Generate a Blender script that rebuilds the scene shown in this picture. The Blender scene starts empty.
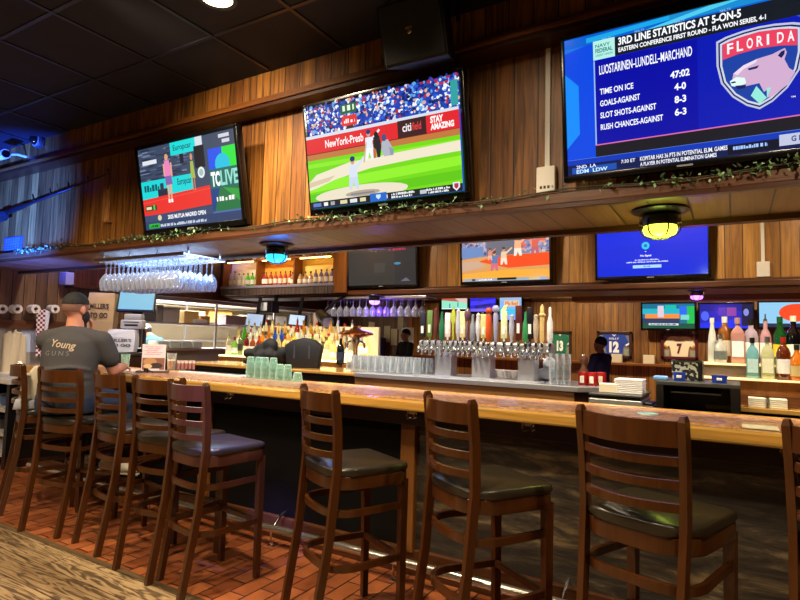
import bpy, bmesh, math, random
from mathutils import Vector, Matrix, Euler
from mathutils.bvhtree import BVHTree
random.seed(7)
C = bpy.context.scene.collection
PI = math.pi
rad = math.radians
# ------------------------------------------------------------------ camera model (used for the camera and for measuring places)
FPX, YAW, PITCH, ROLL, EYE = 562.2, rad(-30.80), rad(3.99), rad(1.5), 1.40
def _mul(A, B): return [[sum(A[i][k]*B[k][j] for k in range(3)) for j in range(3)] for i in range(3)]
_cy, _sy = math.cos(YAW), math.sin(YAW); _cp, _sp = math.cos(PITCH), math.sin(PITCH); _cr, _sr = math.cos(ROLL), math.sin(ROLL)
CAMR = _mul([[_cr,-_sr,0],[_sr,_cr,0],[0,0,1]], _mul([[1,0,0],[0,_cp,_sp],[0,-_sp,_cp]], [[_cy,-_sy,0],[0,0,-1],[_sy,_cy,0]]))
def at(x, y, X=None, Y=None, Z=None):
    """the point of the world plane X=, Y= or Z= that the photograph shows at pixel x, y"""
    v = ((x-400)/FPX, (y-300)/FPX, 1.0)
    d = [sum(CAMR[k][i]*v[k] for k in range(3)) for i in range(3)]
    i, t = (0, X) if X is not None else (1, Y) if Y is not None else (2, Z)
    o = (0.0, 0.0, EYE); s = (t-o[i])/d[i]
    return Vector((o[0]+d[0]*s, o[1]+d[1]*s, o[2]+d[2]*s))
cam = bpy.data.cameras.new('camera'); cam_o = bpy.data.objects.new('camera', cam); C.objects.link(cam_o)
r0, r1, r2 = CAMR
cam_o.matrix_world = Matrix(((r0[0], -r1[0], -r2[0], 0), (r0[1], -r1[1], -r2[1], 0), (r0[2], -r1[2], -r2[2], EYE), (0,0,0,1)))
cam.sensor_width = 36; cam.lens = 36*FPX/800; cam.clip_start = 0.05; cam.clip_end = 100
S = bpy.context.scene
S.camera = cam_o
S.view_settings.view_transform = 'Standard'; S.view_settings.look = 'None'; S.view_settings.gamma = 1; S.view_settings.use_curve_mapping = False
S.view_settings.exposure = 0.0
# ------------------------------------------------------------------ colours and materials
def lin(h):
    if not isinstance(h, str): return tuple(h)
    h = h.lstrip('#'); o = []
    for i in (0, 2, 4):
        c = int(h[i:i+2], 16)/255
        o.append(c/12.92 if c <= .04045 else ((c+.055)/1.055)**2.4)
    return tuple(o)
def newmat(name):
    m = bpy.data.materials.new(name); m.use_nodes = True
    nt = m.node_tree
    return m, nt, nt.nodes['Principled BSDF']
def N(nt, t, **k):
    n = nt.nodes.new(t)
    for a, b in k.items(): setattr(n, a, b)
    return n
_mc = {}
def mat(name, col, rough=.5, metal=0, spec=.5, emit=None, es=1, trans=0, noise=0, nscale=30, bump=0, coat=0):
    if name in _mc: return _mc[name]
    m, nt, b = newmat(name); c = lin(col)
    b.inputs['Base Color'].default_value = (*c, 1); b.inputs['Roughness'].default_value = rough; b.inputs['Metallic'].default_value = metal
    b.inputs['Specular IOR Level'].default_value = spec; b.inputs['Coat Weight'].default_value = coat
    if trans: b.inputs['Transmission Weight'].default_value = trans
    if emit: b.inputs['Emission Color'].default_value = (*lin(emit), 1); b.inputs['Emission Strength'].default_value = es
    if noise or bump:
        tc = N(nt, 'ShaderNodeTexCoord'); nz = N(nt, 'ShaderNodeTexNoise'); nz.inputs['Scale'].default_value = nscale; nz.inputs['Detail'].default_value = 4
        nt.links.new(tc.outputs['Object'], nz.inputs['Vector'])
        if noise:
            mx = N(nt, 'ShaderNodeMix', data_type='RGBA')
            mx.inputs['A'].default_value = (*[v*(1-noise) for v in c], 1); mx.inputs['B'].default_value = (*[min(1, v*(1+noise)) for v in c], 1)
            nt.links.new(nz.outputs['Fac'], mx.inputs['Factor']); nt.links.new(mx.outputs['Result'], b.inputs['Base Color'])
        if bump:
            bp = N(nt, 'ShaderNodeBump'); bp.inputs['Strength'].default_value = bump; bp.inputs['Distance'].default_value = .01
            nt.links.new(nz.outputs['Fac'], bp.inputs['Height']); nt.links.new(bp.outputs['Normal'], b.inputs['Normal'])
    _mc[name] = m; return m
def wood(name, c1, c2, u='x', v='z', plank=None, length=12, gap=.004, gapcol='#0a0604', rough=.45, grain=1.0, gs=1.0, spec=.4, coat=0, offset=.0, dark=.45):
    """planks run along v, are «plank» wide along u; grain is stretched along v"""
    if name in _mc: return _mc[name]
    m, nt, b = newmat(name); L = nt.links.new
    tc = N(nt, 'ShaderNodeTexCoord'); sp = N(nt, 'ShaderNodeSeparateXYZ'); L(tc.outputs['Object'], sp.inputs[0])
    o = {'x': sp.outputs[0], 'y': sp.outputs[1], 'z': sp.outputs[2]}
    third = [k for k in 'xyz' if k not in (u, v)][0]
    cb = N(nt, 'ShaderNodeCombineXYZ'); L(o[v], cb.inputs[0]); L(o[u], cb.inputs[1]); L(o[third], cb.inputs[2])
    mp = N(nt, 'ShaderNodeMapping'); mp.inputs['Scale'].default_value = (1.2*gs, 22*gs, 22*gs); L(cb.outputs[0], mp.inputs['Vector'])
    col = None
    if plank:
        br = N(nt, 'ShaderNodeTexBrick'); br.offset = offset; br.offset_frequency = 2; br.squash = 1
        br.inputs['Scale'].default_value = 1; br.inputs['Brick Width'].default_value = length; br.inputs['Row Height'].default_value = plank
        br.inputs['Mortar Size'].default_value = gap; br.inputs['Mortar Smooth'].default_value = .3; br.inputs['Bias'].default_value = 0
        br.inputs['Color1'].default_value = (*lin(c1), 1); br.inputs['Color2'].default_value = (*lin(c2), 1); br.inputs['Mortar'].default_value = (*lin(gapcol), 1)
        mo = N(nt, 'ShaderNodeVectorMath', operation='ADD'); mo.inputs[1].default_value = (50.3, 20.07, 0); L(cb.outputs[0], mo.inputs[0]); L(mo.outputs[0], br.inputs['Vector'])
        col = br.outputs['Color']
        # every plank its own stretch of grain
        hs = N(nt, 'ShaderNodeSeparateColor'); L(br.outputs['Color'], hs.inputs[0])
        ad = N(nt, 'ShaderNodeVectorMath', operation='ADD'); ml = N(nt, 'ShaderNodeVectorMath', operation='SCALE'); ml.inputs['Scale'].default_value = 90
        L(br.outputs['Color'], ml.inputs[0]); L(mp.outputs[0], ad.inputs[0]); L(ml.outputs[0], ad.inputs[1]); vec = ad.outputs[0]
    else:
        vec = mp.outputs[0]
    nz = N(nt, 'ShaderNodeTexNoise'); nz.inputs['Scale'].default_value = 1.4; nz.inputs['Detail'].default_value = 6; nz.inputs['Roughness'].default_value = .62; nz.inputs['Distortion'].default_value = .8
    L(vec, nz.inputs['Vector'])
    if not plank:
        mx0 = N(nt, 'ShaderNodeMix', data_type='RGBA'); mx0.inputs['A'].default_value = (*lin(c1), 1); mx0.inputs['B'].default_value = (*lin(c2), 1)
        L(nz.outputs['Fac'], mx0.inputs['Factor']); col = mx0.outputs['Result']
    rp = N(nt, 'ShaderNodeValToRGB'); rp.color_ramp.elements[0].position = .36; rp.color_ramp.elements[1].position = .62
    d = dark; rp.color_ramp.elements[0].color = (d, d, d, 1); rp.color_ramp.elements[1].color = (1.12, 1.12, 1.12, 1)
    L(nz.outputs['Fac'], rp.inputs[0])
    mx = N(nt, 'ShaderNodeMix', data_type='RGBA', blend_type='MULTIPLY'); mx.inputs['Factor'].default_value = grain
    L(col, mx.inputs['A']); L(rp.outputs[0], mx.inputs['B']); L(mx.outputs['Result'], b.inputs['Base Color'])
    b.inputs['Roughness'].default_value = rough; b.inputs['Specular IOR Level'].default_value = spec; b.inputs['Coat Weight'].default_value = coat; b.inputs['Coat Roughness'].default_value = .12
    bp = N(nt, 'ShaderNodeBump'); bp.inputs['Strength'].default_value = .25; bp.inputs['Distance'].default_value = .004
    L(nz.outputs['Fac'], bp.inputs['Height']); L(bp.outputs[0], b.inputs['Normal'])
    _mc[name] = m; return m
def thin_glass(name, col, op=.12, rough=.03):
    """thin-walled clear glass: looks through, with a bright gloss towards the edges"""
    if name in _mc: return _mc[name]
    m, nt, b = newmat(name); L = nt.links.new
    out = nt.nodes['Material Output']; nt.nodes.remove(b)
    t = N(nt, 'ShaderNodeBsdfTransparent'); t.inputs[0].default_value = (*[1-(1-v)*.5 for v in lin(col)], 1)
    g = N(nt, 'ShaderNodeBsdfGlossy'); g.inputs['Color'].default_value = (1, 1, 1, 1); g.inputs['Roughness'].default_value = rough
    d = N(nt, 'ShaderNodeBsdfDiffuse'); d.inputs[0].default_value = (*lin(col), 1)
    lw = N(nt, 'ShaderNodeLayerWeight'); lw.inputs['Blend'].default_value = .32
    ma = N(nt, 'ShaderNodeMath', operation='MULTIPLY_ADD'); ma.inputs[1].default_value = .75; ma.inputs[2].default_value = op; ma.use_clamp = True
    L(lw.outputs['Facing'], ma.inputs[0])
    mg = N(nt, 'ShaderNodeMixShader'); mg.inputs[0].default_value = .55; L(d.outputs[0], mg.inputs[2]); L(g.outputs[0], mg.inputs[1])
    mx = N(nt, 'ShaderNodeMixShader'); L(ma.outputs[0], mx.inputs[0]); L(t.outputs[0], mx.inputs[1]); L(mg.outputs[0], mx.inputs[2])
    L(mx.outputs[0], out.inputs[0]); _mc[name] = m; return m
# screens: lit pictures, each flat shape of the picture carries its own colour
def screen_mat(name='screen_picture', s=1.15):
    if name in _mc: return _mc[name]
    m, nt, b = newmat(name); at_ = N(nt, 'ShaderNodeAttribute'); at_.attribute_name = 'Col'
    b.inputs['Base Color'].default_value = (.01, .01, .012, 1); b.inputs['Roughness'].default_value = .12
    nt.links.new(at_.outputs['Color'], b.inputs['Emission Color']); b.inputs['Emission Strength'].default_value = s
    _mc[name] = m; return m
def print_mat(name='printed_colours', rough=.6):
    if name in _mc: return _mc[name]
    m, nt, b = newmat(name); at_ = N(nt, 'ShaderNodeAttribute'); at_.attribute_name = 'Col'
    nt.links.new(at_.outputs['Color'], b.inputs['Base Color']); b.inputs['Roughness'].default_value = rough
    _mc[name] = m; return m
# ------------------------------------------------------------------ mesh building
class MB:
    def __init__(s): s.bm = bmesh.new()
    def _x(s, vs, M):
        if M is not None: bmesh.ops.transform(s.bm, matrix=M, verts=vs)
        return vs
    def box(s, x0, x1, y0, y1, z0, z1, bevel=0, M=None, seg=2):
        r = bmesh.ops.create_cube(s.bm, size=1)['verts']
        for v in r: v.co = Vector((x0+(v.co.x+.5)*(x1-x0), y0+(v.co.y+.5)*(y1-y0), z0+(v.co.z+.5)*(z1-z0)))
        if bevel:
            es = list({e for v in r for e in v.link_edges})
            g = bmesh.ops.bevel(s.bm, geom=es, offset=bevel, segments=seg, affect='EDGES', profile=.5)
            r = list({v for f in g['faces'] for v in f.verts} | {v for v in r if v.is_valid})
        s._x(r, M); return s
    def prism(s, pts, z0, z1, M=None, bevel=0):
        """polygon in xy pulled from z0 to z1"""
        a = [s.bm.verts.new((p[0], p[1], z0)) for p in pts]; b = [s.bm.verts.new((p[0], p[1], z1)) for p in pts]; n = len(pts)
        fs = [s.bm.faces.new(a[::-1]), s.bm.faces.new(b)]
        for i in range(n): fs.append(s.bm.faces.new((a[i], a[(i+1) % n], b[(i+1) % n], b[i])))
        vs = a+b
        if bevel:
            es = [e for e in fs[1].edges]+[e for e in fs[0].edges]
            g = bmesh.ops.bevel(s.bm, geom=es, offset=bevel, segments=2, affect='EDGES', profile=.5)
            vs = list({v for v in vs if v.is_valid} | {v for f in g['faces'] for v in f.verts})
        s._x(vs, M); return s
    def lathe(s, prof, seg=16, M=None):
        """profile (radius, z) turned about z"""
        rings = []; allv = []
        for r, z in prof:
            if r < 1e-6: v = s.bm.verts.new((0, 0, z)); rings.append([v]); allv.append(v)
            else:
                q = [s.bm.verts.new((r*math.cos(2*PI*i/seg), r*math.sin(2*PI*i/seg), z)) for i in range(seg)]; rings.append(q); allv += q
        for a, b in zip(rings, rings[1:]):
            for i in range(seg):
                j = (i+1) % seg
                if len(a) == 1 and len(b) == 1: continue
                if len(a) == 1: s.bm.faces.new((a[0], b[j], b[i]))
                elif len(b) == 1: s.bm.faces.new((a[i], a[j], b[0]))
                else: s.bm.faces.new((a[i], a[j], b[j], b[i]))
        s._x(allv, M); return s
    def cyl(s, p, q, r, r2=None, seg=12): return s.tube([p, q], [r, r if r2 is None else r2], seg)
    def tube(s, pts, rs, seg=10, up=None, flat=None, cap=True):
        """tube through pts; rs radius, or (rx, ry) pairs with ry along «up»"""
        pts = [Vector(p) for p in pts]; n = len(pts)
        if not isinstance(rs, (list, tuple)) or (isinstance(rs, tuple)): rs = [rs]*n
        rings = []; pu = None
        for i, p in enumerate(pts):
            t = (pts[min(i+1, n-1)]-pts[max(i-1, 0)]).normalized()
            if up is not None: u = Vector(up)
            elif pu is not None: u = pu
            else: u = Vector((0, 0, 1)) if abs(t.z) < .9 else Vector((0, 1, 0))
            u = (u-t*u.dot(t))
            if u.length < 1e-5: u = t.orthogonal()
            u.normalize(); w = t.cross(u).normalized(); pu = u
            rr = rs[i]; ra, rb = rr if isinstance(rr, (tuple, list)) else (rr, rr)
            if flat:   # rectangular bar: half sizes
                rings.append([s.bm.verts.new(p+w*(a*ra)+u*(b*rb)) for a, b in ((-1, -1), (1, -1), (1, 1), (-1, 1))])
            else:
                rings.append([s.bm.verts.new(p+w*(ra*math.cos(2*PI*k/seg))+u*(rb*math.sin(2*PI*k/seg))) for k in range(seg)])
        m = len(rings[0])
        for a, b in zip(rings, rings[1:]):
            for i in range(m): s.bm.faces.new((a[i], a[(i+1) % m], b[(i+1) % m], b[i]))
        if cap: s.bm.faces.new(rings[0][::-1]); s.bm.faces.new(rings[-1])
        return s
    def ball(s, c, r, M=None, seg=14):
        r = r if isinstance(r, (tuple, list)) else (r, r, r)
        v = bmesh.ops.create_uvsphere(s.bm, u_segments=seg, v_segments=max(6, seg*2//3), radius=1)['verts']
        X = Matrix.Translation(c) @ (M if M is not None else Matrix.Identity(4)) @ Matrix.Diagonal((*r, 1))
        bmesh.ops.transform(s.bm, matrix=X, verts=v); return s
    def build(s, name, m, parent=None, smooth=False, loc=None, rot=None):
        bmesh.ops.recalc_face_normals(s.bm, faces=s.bm.faces[:])
        me = bpy.data.meshes.new(name); s.bm.to_mesh(me); s.bm.free()
        return link(name, me, m, parent, smooth, loc, rot)
def link(name, me, m, parent=None, smooth=False, loc=None, rot=None):
    for q in (m if isinstance(m, (list, tuple)) else [m]): me.materials.append(q)
    if smooth:
        for p in me.polygons: p.use_smooth = True
        if smooth == 'auto':
            bm = bmesh.new(); bm.from_mesh(me)
            for e in bm.edges:
                if len(e.link_faces) == 2 and e.calc_face_angle(0) > rad(38): e.smooth = False
            bm.to_mesh(me); bm.free()
    o = bpy.data.objects.new(name, me); C.objects.link(o)
    if parent is not None: o.parent = parent
    if loc is not None: o.location = loc
    if rot is not None: o.rotation_euler = rot
    return o
def tag(o, label, cat, group=None, kind=None):
    o['label'] = label; o['category'] = cat
    if group: o['group'] = group
    if kind: o['kind'] = kind
    return o
def thing(name, label, cat, loc=(0, 0, 0), rz=0, group=None, rot=None):
    o = bpy.data.objects.new(name, None); o.empty_display_size = .1; C.objects.link(o)
    o.location = loc; o.rotation_euler = rot if rot is not None else (0, 0, rz)
    return tag(o, label, cat, group)
def struct(name, mb, m, smooth=False):
    o = mb.build(name, m, None, smooth); o['kind'] = 'structure'; return o
KIDS = {}
def dup(root, loc, rz=0, label=None, group=None, scale=None):
    if root.name not in KIDS: KIDS[root.name] = [(k, list(k.children)) for k in root.children]
    r = root.copy(); C.objects.link(r); r.location = loc; r.rotation_euler = (0, 0, rz)
    if scale: r.scale = scale
    if label: r['label'] = label
    if group: r['group'] = group
    for k, gs in KIDS[root.name]:
        c = k.copy(); C.objects.link(c); c.parent = r
        for g in gs:
            d = g.copy(); C.objects.link(d); d.parent = c
    return r
ORD = ['first', 'second', 'third', 'fourth', 'fifth', 'sixth', 'seventh', 'eighth', 'ninth', 'tenth', 'eleventh', 'twelfth', 'thirteenth', 'fourteenth', 'fifteenth', 'sixteenth', 'seventeenth', 'eighteenth', 'nineteenth', 'twentieth', 'twenty-first', 'twenty-second', 'twenty-third', 'twenty-fourth']
# ------------------------------------------------------------------ lettering and flat pictures
_glyph = {}
def text_tris(txt, bold=0.0, shear=0):
    k = (txt, bold, shear)
    if k in _glyph: return _glyph[k]
    cu = bpy.data.curves.new('t', 'FONT'); cu.body = txt; cu.size = 1; cu.offset = bold; cu.shear = shear; cu.resolution_u = 3
    o = bpy.data.objects.new('t', cu); C.objects.link(o)
    dg = bpy.context.evaluated_depsgraph_get(); dg.update()
    me = bpy.data.meshes.new_from_object(o.evaluated_get(dg))
    vs = [(v.co.x, v.co.y) for v in me.vertices]; fs = [tuple(p.vertices) for p in me.polygons]
    bpy.data.objects.remove(o); bpy.data.curves.remove(cu); bpy.data.meshes.remove(me)
    x0 = min(v[0] for v in vs); x1 = max(v[0] for v in vs); y0 = min(v[1] for v in vs); y1 = max(v[1] for v in vs)
    vs = [((x-x0)/(x1-x0), (y-y0)/(y1-y0)) for x, y in vs]
    _glyph[k] = (vs, fs); return vs, fs
class Pic:
    """a flat picture: shapes in u, v (0..1, v downwards) laid one upon another"""
    def __init__(s, bg): s.v = []; s.f = []; s.c = []; s.lay = 0; s.rect(0, 0, 1, 1, bg)
    def poly(s, pts, col):
        s.lay += 1; n = len(s.v); s.v += [(p[0], p[1], s.lay) for p in pts]; s.f.append(tuple(range(n, n+len(pts)))); s.c.append(lin(col)); return s
    def rect(s, u0, v0, u1, v1, col): return s.poly([(u0, v0), (u1, v0), (u1, v1), (u0, v1)], col)
    def ell(s, u, v, ru, rv, col, n=14): return s.poly([(u+ru*math.cos(2*PI*i/n), v+rv*math.sin(2*PI*i/n)) for i in range(n)], col)
    def text(s, t, u0, v0, u1, v1, col, bold=.02, shear=0, skew=0):
        vs, fs = text_tris(t, bold, shear); n = len(s.v); s.lay += 1
        s.v += [(u0+(u1-u0)*x, v1+(v0-v1)*y+skew*x, s.lay) for x, y in vs]
        for f in fs: s.f.append(tuple(i+n for i in f)); s.c.append(lin(col))
        return s
    def scrib(s, u0, v0, u1, v1, col):
        rg = random.Random(int(u0*1e4+v0*1e3)); u = u0; s.lay += 1; w = (v1-v0)*.5; l = s.lay-1
        while u < u1:
            k = w*(.4+.5*rg.random()); a = v0+(v1-v0)*rg.choice((0, 0, .35)); s.lay = l; s.rect(u, a, min(u+k, u1), v1, col); u += k+w*rg.choice((.18, .18, .6))
        return s
    def build(s, name, w, h, m, parent, y=0, step=.00003, x0=None, z0=0, loc=None):
        """in the parent's xz plane, facing -y"""
        x0 = -w/2 if x0 is None else x0
        me = bpy.data.meshes.new(name)
        me.from_pydata([(x0+u*w, y-step*l, z0+h*(1-v)) for u, v, l in s.v], [], s.f)
        ca = me.color_attributes.new('Col', 'FLOAT_COLOR', 'CORNER'); i = 0
        for p, c in zip(me.polygons, s.c):
            for _ in range(p.loop_total): ca.data[i].color = (*c, 1); i += 1
        bm = bmesh.new(); bm.from_mesh(me)
        for f in bm.faces:
            f.normal_update()
            if f.normal.y > 0: f.normal_flip()
        bm.to_mesh(me); bm.free()
        return link(name, me, m, parent, loc=loc)
def remeshed(mb, name, m, parent, voxel=.012, smooth_it=4):
    """one continuous skin over the overlapping shapes in mb"""
    bmesh.ops.recalc_face_normals(mb.bm, faces=mb.bm.faces[:])
    me = bpy.data.meshes.new(name); mb.bm.to_mesh(me); mb.bm.free()
    o = bpy.data.objects.new(name, me); C.objects.link(o)
    r = o.modifiers.new('r', 'REMESH'); r.mode = 'VOXEL'; r.voxel_size = voxel; r.use_smooth_shade = True
    if smooth_it: q = o.modifiers.new('s', 'SMOOTH'); q.iterations = smooth_it; q.factor = .5
    dg = bpy.context.evaluated_depsgraph_get(); dg.update()
    me2 = bpy.data.meshes.new_from_object(o.evaluated_get(dg)); me2.name = name
    bpy.data.objects.remove(o); bpy.data.meshes.remove(me)
    me2.materials.clear()
    return link(name, me2, m, parent, True)
# ================================================================== THE SETTING
CEIL = 3.265; HY = 2.80; BACKY = 6.5; LW = -7.3; FARY = 12.0
W_AMBER = wood('amber_planks', '#ab712f', '#734419', 'x', 'z', .135, 12, .004, '#150a04', .42, 1.0, 1.0, dark=.30)
W_BACK = wood('honey_planks', '#b98743', '#8a5c26', 'x', 'z', .155, 12, .004, '#1a0d05', .42, .85, 1.0, dark=.5)
W_FAR = wood('far_planks', '#8c6230', '#73491f', 'x', 'z', .14, 12, .006, '#120904', .5, .8, 1.0)
W_LEFT = wood('left_wall_planks', '#7d5c44', '#5c4132', 'y', 'z', .13, 12, .005, '#120b08', .55, .8, 1.0)
W_RED = wood('red_brown_panelling', '#4a1f12', '#3a170d', 'y', 'z', .06, 12, .004, '#0c0503', .4, .6)
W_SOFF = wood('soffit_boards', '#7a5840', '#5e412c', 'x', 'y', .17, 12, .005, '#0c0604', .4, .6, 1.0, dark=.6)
W_TRIM = wood('dark_trim_wood', '#4a2410', '#341808', 'z', 'x', None, rough=.35, grain=.8)
W_TRIMA = wood('amber_trim_wood', '#8a5220', '#6a3c14', 'z', 'x', None, rough=.35, grain=.8)
M_BLACK = mat('black_plastic', '#0b0b0d', .35)
M_STEEL = mat('brushed_steel', '#c4c6ca', .36, .8, noise=.08, nscale=60)
M_CHROME = mat('chrome', '#d8dade', .12, 1)
M_WHITE = mat('white_plastic', '#e8e6e0', .45)
M_BRASS = mat('aged_brass', '#b8a98a', .25, 1)

# floor: terracotta tiles under the stools, boards in front
def tile_mat():
    m, nt, b = newmat('terracotta_tiles'); L = nt.links.new
    tc = N(nt, 'ShaderNodeTexCoord'); mp = N(nt, 'ShaderNodeMapping'); mp.inputs['Rotation'].default_value = (0, 0, PI/2); mp.inputs['Location'].default_value = (40, 40, 0)
    L(tc.outputs['Object'], mp.inputs[0])
    br = N(nt, 'ShaderNodeTexBrick'); br.offset = .5; L(mp.outputs[0], br.inputs['Vector'])
    for k, v in (('Scale', 1), ('Brick Width', .23), ('Row Height', .115), ('Mortar Size', .005), ('Mortar Smooth', .2), ('Bias', 0)): br.inputs[k].default_value = v
    br.inputs['Color1'].default_value = (*lin('#b4683a'), 1); br.inputs['Color2'].default_value = (*lin('#8c4a26'), 1); br.inputs['Mortar'].default_value = (*lin('#2a1209'), 1)
    nz = N(nt, 'ShaderNodeTexNoise'); nz.inputs['Scale'].default_value = 9; nz.inputs['Detail'].default_value = 5; L(tc.outputs['Object'], nz.inputs[0])
    rp = N(nt, 'ShaderNodeValToRGB'); rp.color_ramp.elements[0].position = .3; rp.color_ramp.elements[0].color = (.6, .6, .6, 1); rp.color_ramp.elements[1].position = .7; L(nz.outputs['Fac'], rp.inputs[0])
    mx = N(nt, 'ShaderNodeMix', data_type='RGBA', blend_type='MULTIPLY'); mx.inputs['Factor'].default_value = .8; L(br.outputs['Color'], mx.inputs['A']); L(rp.outputs[0], mx.inputs['B'])
    L(mx.outputs['Result'], b.inputs['Base Color']); b.inputs['Roughness'].default_value = .38
    bp = N(nt, 'ShaderNodeBump'); bp.inputs['Strength'].default_value = .5; bp.inputs['Distance'].default_value = .004; bp.invert = True
    L(br.outputs['Fac'], bp.inputs['Height']); L(bp.outputs[0], b.inputs['Normal']); return m
def floor_wood_mat():
    m, nt, b = newmat('bold_grained_floorboards'); L = nt.links.new
    tc = N(nt, 'ShaderNodeTexCoord'); mp = N(nt, 'ShaderNodeMapping'); mp.inputs['Scale'].default_value = (1.25, 13, 1); L(tc.outputs['Object'], mp.inputs[0])
    nz = N(nt, 'ShaderNodeTexNoise'); nz.inputs['Scale'].default_value = 1.6; nz.inputs['Detail'].default_value = 3; nz.inputs['Distortion'].default_value = 1.3; L(mp.outputs[0], nz.inputs[0])
    ml = N(nt, 'ShaderNodeMath', operation='MULTIPLY'); ml.inputs[1].default_value = 9; L(nz.outputs['Fac'], ml.inputs[0])
    fr = N(nt, 'ShaderNodeMath', operation='PINGPONG'); fr.inputs[1].default_value = 1; L(ml.outputs[0], fr.inputs[0])
    rp = N(nt, 'ShaderNodeValToRGB'); e = rp.color_ramp.elements; e[0].position = .0; e[0].color = (*lin('#5b4a36'), 1); e[1].position = 1; e[1].color = (*lin('#b59a72'), 1)
    e.new(.32).color = (*lin('#6f5a40'), 1); e.new(.48).color = (*lin('#a28760'), 1); L(fr.outputs[0], rp.inputs[0])
    n2 = N(nt, 'ShaderNodeTexNoise'); n2.inputs['Scale'].default_value = .9; n2.inputs['Detail'].default_value = 2
    m2 = N(nt, 'ShaderNodeMapping'); m2.inputs['Scale'].default_value = (.9, 5, 1); m2.inputs['Location'].default_value = (3, 7, 0); L(tc.outputs['Object'], m2.inputs[0]); L(m2.outputs[0], n2.inputs[0])
    r2 = N(nt, 'ShaderNodeValToRGB'); r2.color_ramp.elements[0].position = .4; r2.color_ramp.elements[0].color = (.62, .58, .55, 1); r2.color_ramp.elements[1].position = .6; L(n2.outputs['Fac'], r2.inputs[0])
    br = N(nt, 'ShaderNodeTexBrick'); br.offset = .37; L(tc.outputs['Object'], br.inputs['Vector'])
    for k, v in (('Scale', 1), ('Brick Width', 2.6), ('Row Height', .19), ('Mortar Size', .003), ('Bias', 0)): br.inputs[k].default_value = v
    br.inputs['Color1'].default_value = (1, 1, 1, 1); br.inputs['Color2'].default_value = (.86, .84, .8, 1); br.inputs['Mortar'].default_value = (.12, .08, .05, 1)
    x1 = N(nt, 'ShaderNodeMix', data_type='RGBA', blend_type='MULTIPLY'); x1.inputs['Factor'].default_value = 1; L(rp.outputs[0], x1.inputs['A']); L(r2.outputs[0], x1.inputs['B'])
    x2 = N(nt, 'ShaderNodeMix', data_type='RGBA', blend_type='MULTIPLY'); x2.inputs['Factor'].default_value = 1; L(x1.outputs['Result'], x2.inputs['A']); L(br.outputs['Color'], x2.inputs['B'])
    L(x2.outputs['Result'], b.inputs['Base Color']); b.inputs['Roughness'].default_value = .42
    return m
FE = 2.115
struct('floor', MB().box(-7.6, 4, FE+.02, FARY+.1, -.1, 0), tile_mat())
struct('floor.001', MB().box(-7.6, 4, -3.2, FE-.02, -.1, 0), floor_wood_mat())
struct('trim_1', MB().box(-7.6, 4, FE-.02, FE+.02, -.1, .002), wood('floor_strip', '#7a6242', '#4c3c28', 'y', 'x', None, rough=.4))
# ceiling: black lay-in tiles in a grid of bars
m, nt, b = newmat('black_ceiling_tile')
b.inputs['Base Color'].default_value = (*lin('#141420'), 1); b.inputs['Roughness'].default_value = .75
struct('ceiling', MB().box(-9.7, 4, -3.2, FARY+.1, CEIL, CEIL+.1), m)
G = .635
g = MB()
for k in range(-9, 11): x = -2.886*.965+k*G; g.box(x-.012, x+.012, -3.2, 2.78, CEIL-.008, CEIL)
for k in range(0, 9): y = 2.30-k*G; g.box(-7.3, 4, y-.012, y+.012, CEIL-.006, CEIL)
struct('trim_2', g, mat('black_grid_bar', '#22212c', .35))
# outer walls
lw = MB()
KX0, KX1, KY0, KY1, KZ0, KZ1 = LW-.12, LW, 4.98, 9.0, 1.16, 1.93      # kitchen pass opening
lw.box(KX0, KX1, -3.2, KY0, 1.41, CEIL).box(KX0, KX1, KY0, KY1, KZ1, CEIL).box(KX0, KX1, KY1, FARY, 1.41, CEIL)
struct('wall_left', lw, W_LEFT)
lw2 = MB(); lw2.box(KX0-.001, KX1+.001, -3.2, KY0, 0, 1.41).box(KX0-.001, KX1+.001, KY0, KY1, 0, KZ0).box(KX0-.001, KX1+.001, KY1, FARY, 0, 1.41)
struct('wall_left.001', lw2, mat('grey_beige_wall_panel', '#a79f97', .6, noise=.06, nscale=4))
struct('trim_3', MB().box(LW, LW+.05, -3.2, 4.9, 1.41, 1.51, .006), wood('ledge_wood', '#6b4022', '#54301a', 'z', 'y', None, rough=.4))
struct('wall_back', MB().box(-9.7, 4, FARY, FARY+.1, 0, CEIL), W_FAR)
struct('wall_right', MB().box(4, 4.1, -3.2, FARY, 0, CEIL), W_FAR)
struct('wall_front', MB().box(-7.6, 4, -3.3, -3.2, 0, CEIL), W_FAR)
struct('wall_kitchen', MB().box(-9.7, -9.6, 3.5, FARY, 0, CEIL).box(-9.6, KX0, 3.5, 3.6, 0, CEIL), mat('cream_kitchen_wall', '#e6d9b0', .5, noise=.1, nscale=3))
struct('floor.002', MB().box(-9.7, -7.6, 3.5, FARY, -.1, 0), mat('grey_kitchen_floor', '#77706a', .6))
struct('trim_4', MB().box(-7.6, 4, FARY-.14, FARY, 1.00, 1.05, .006), W_TRIMA)          # ledge below the framed jerseys
struct('trim_5', MB().box(-7.6, 4, FARY-.03, FARY, 2.30, 2.36), W_TRIM)
PX_ = at(408, 330, Y=10).x
struct('wall_back.001', MB().box(-7.3, PX_, 10.0, 10.1, 0, CEIL), W_FAR)
struct('trim_14', MB().box(PX_-.1, PX_+.02, 9.96, 10.12, 0, CEIL, .004), W_TRIMA)
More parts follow.
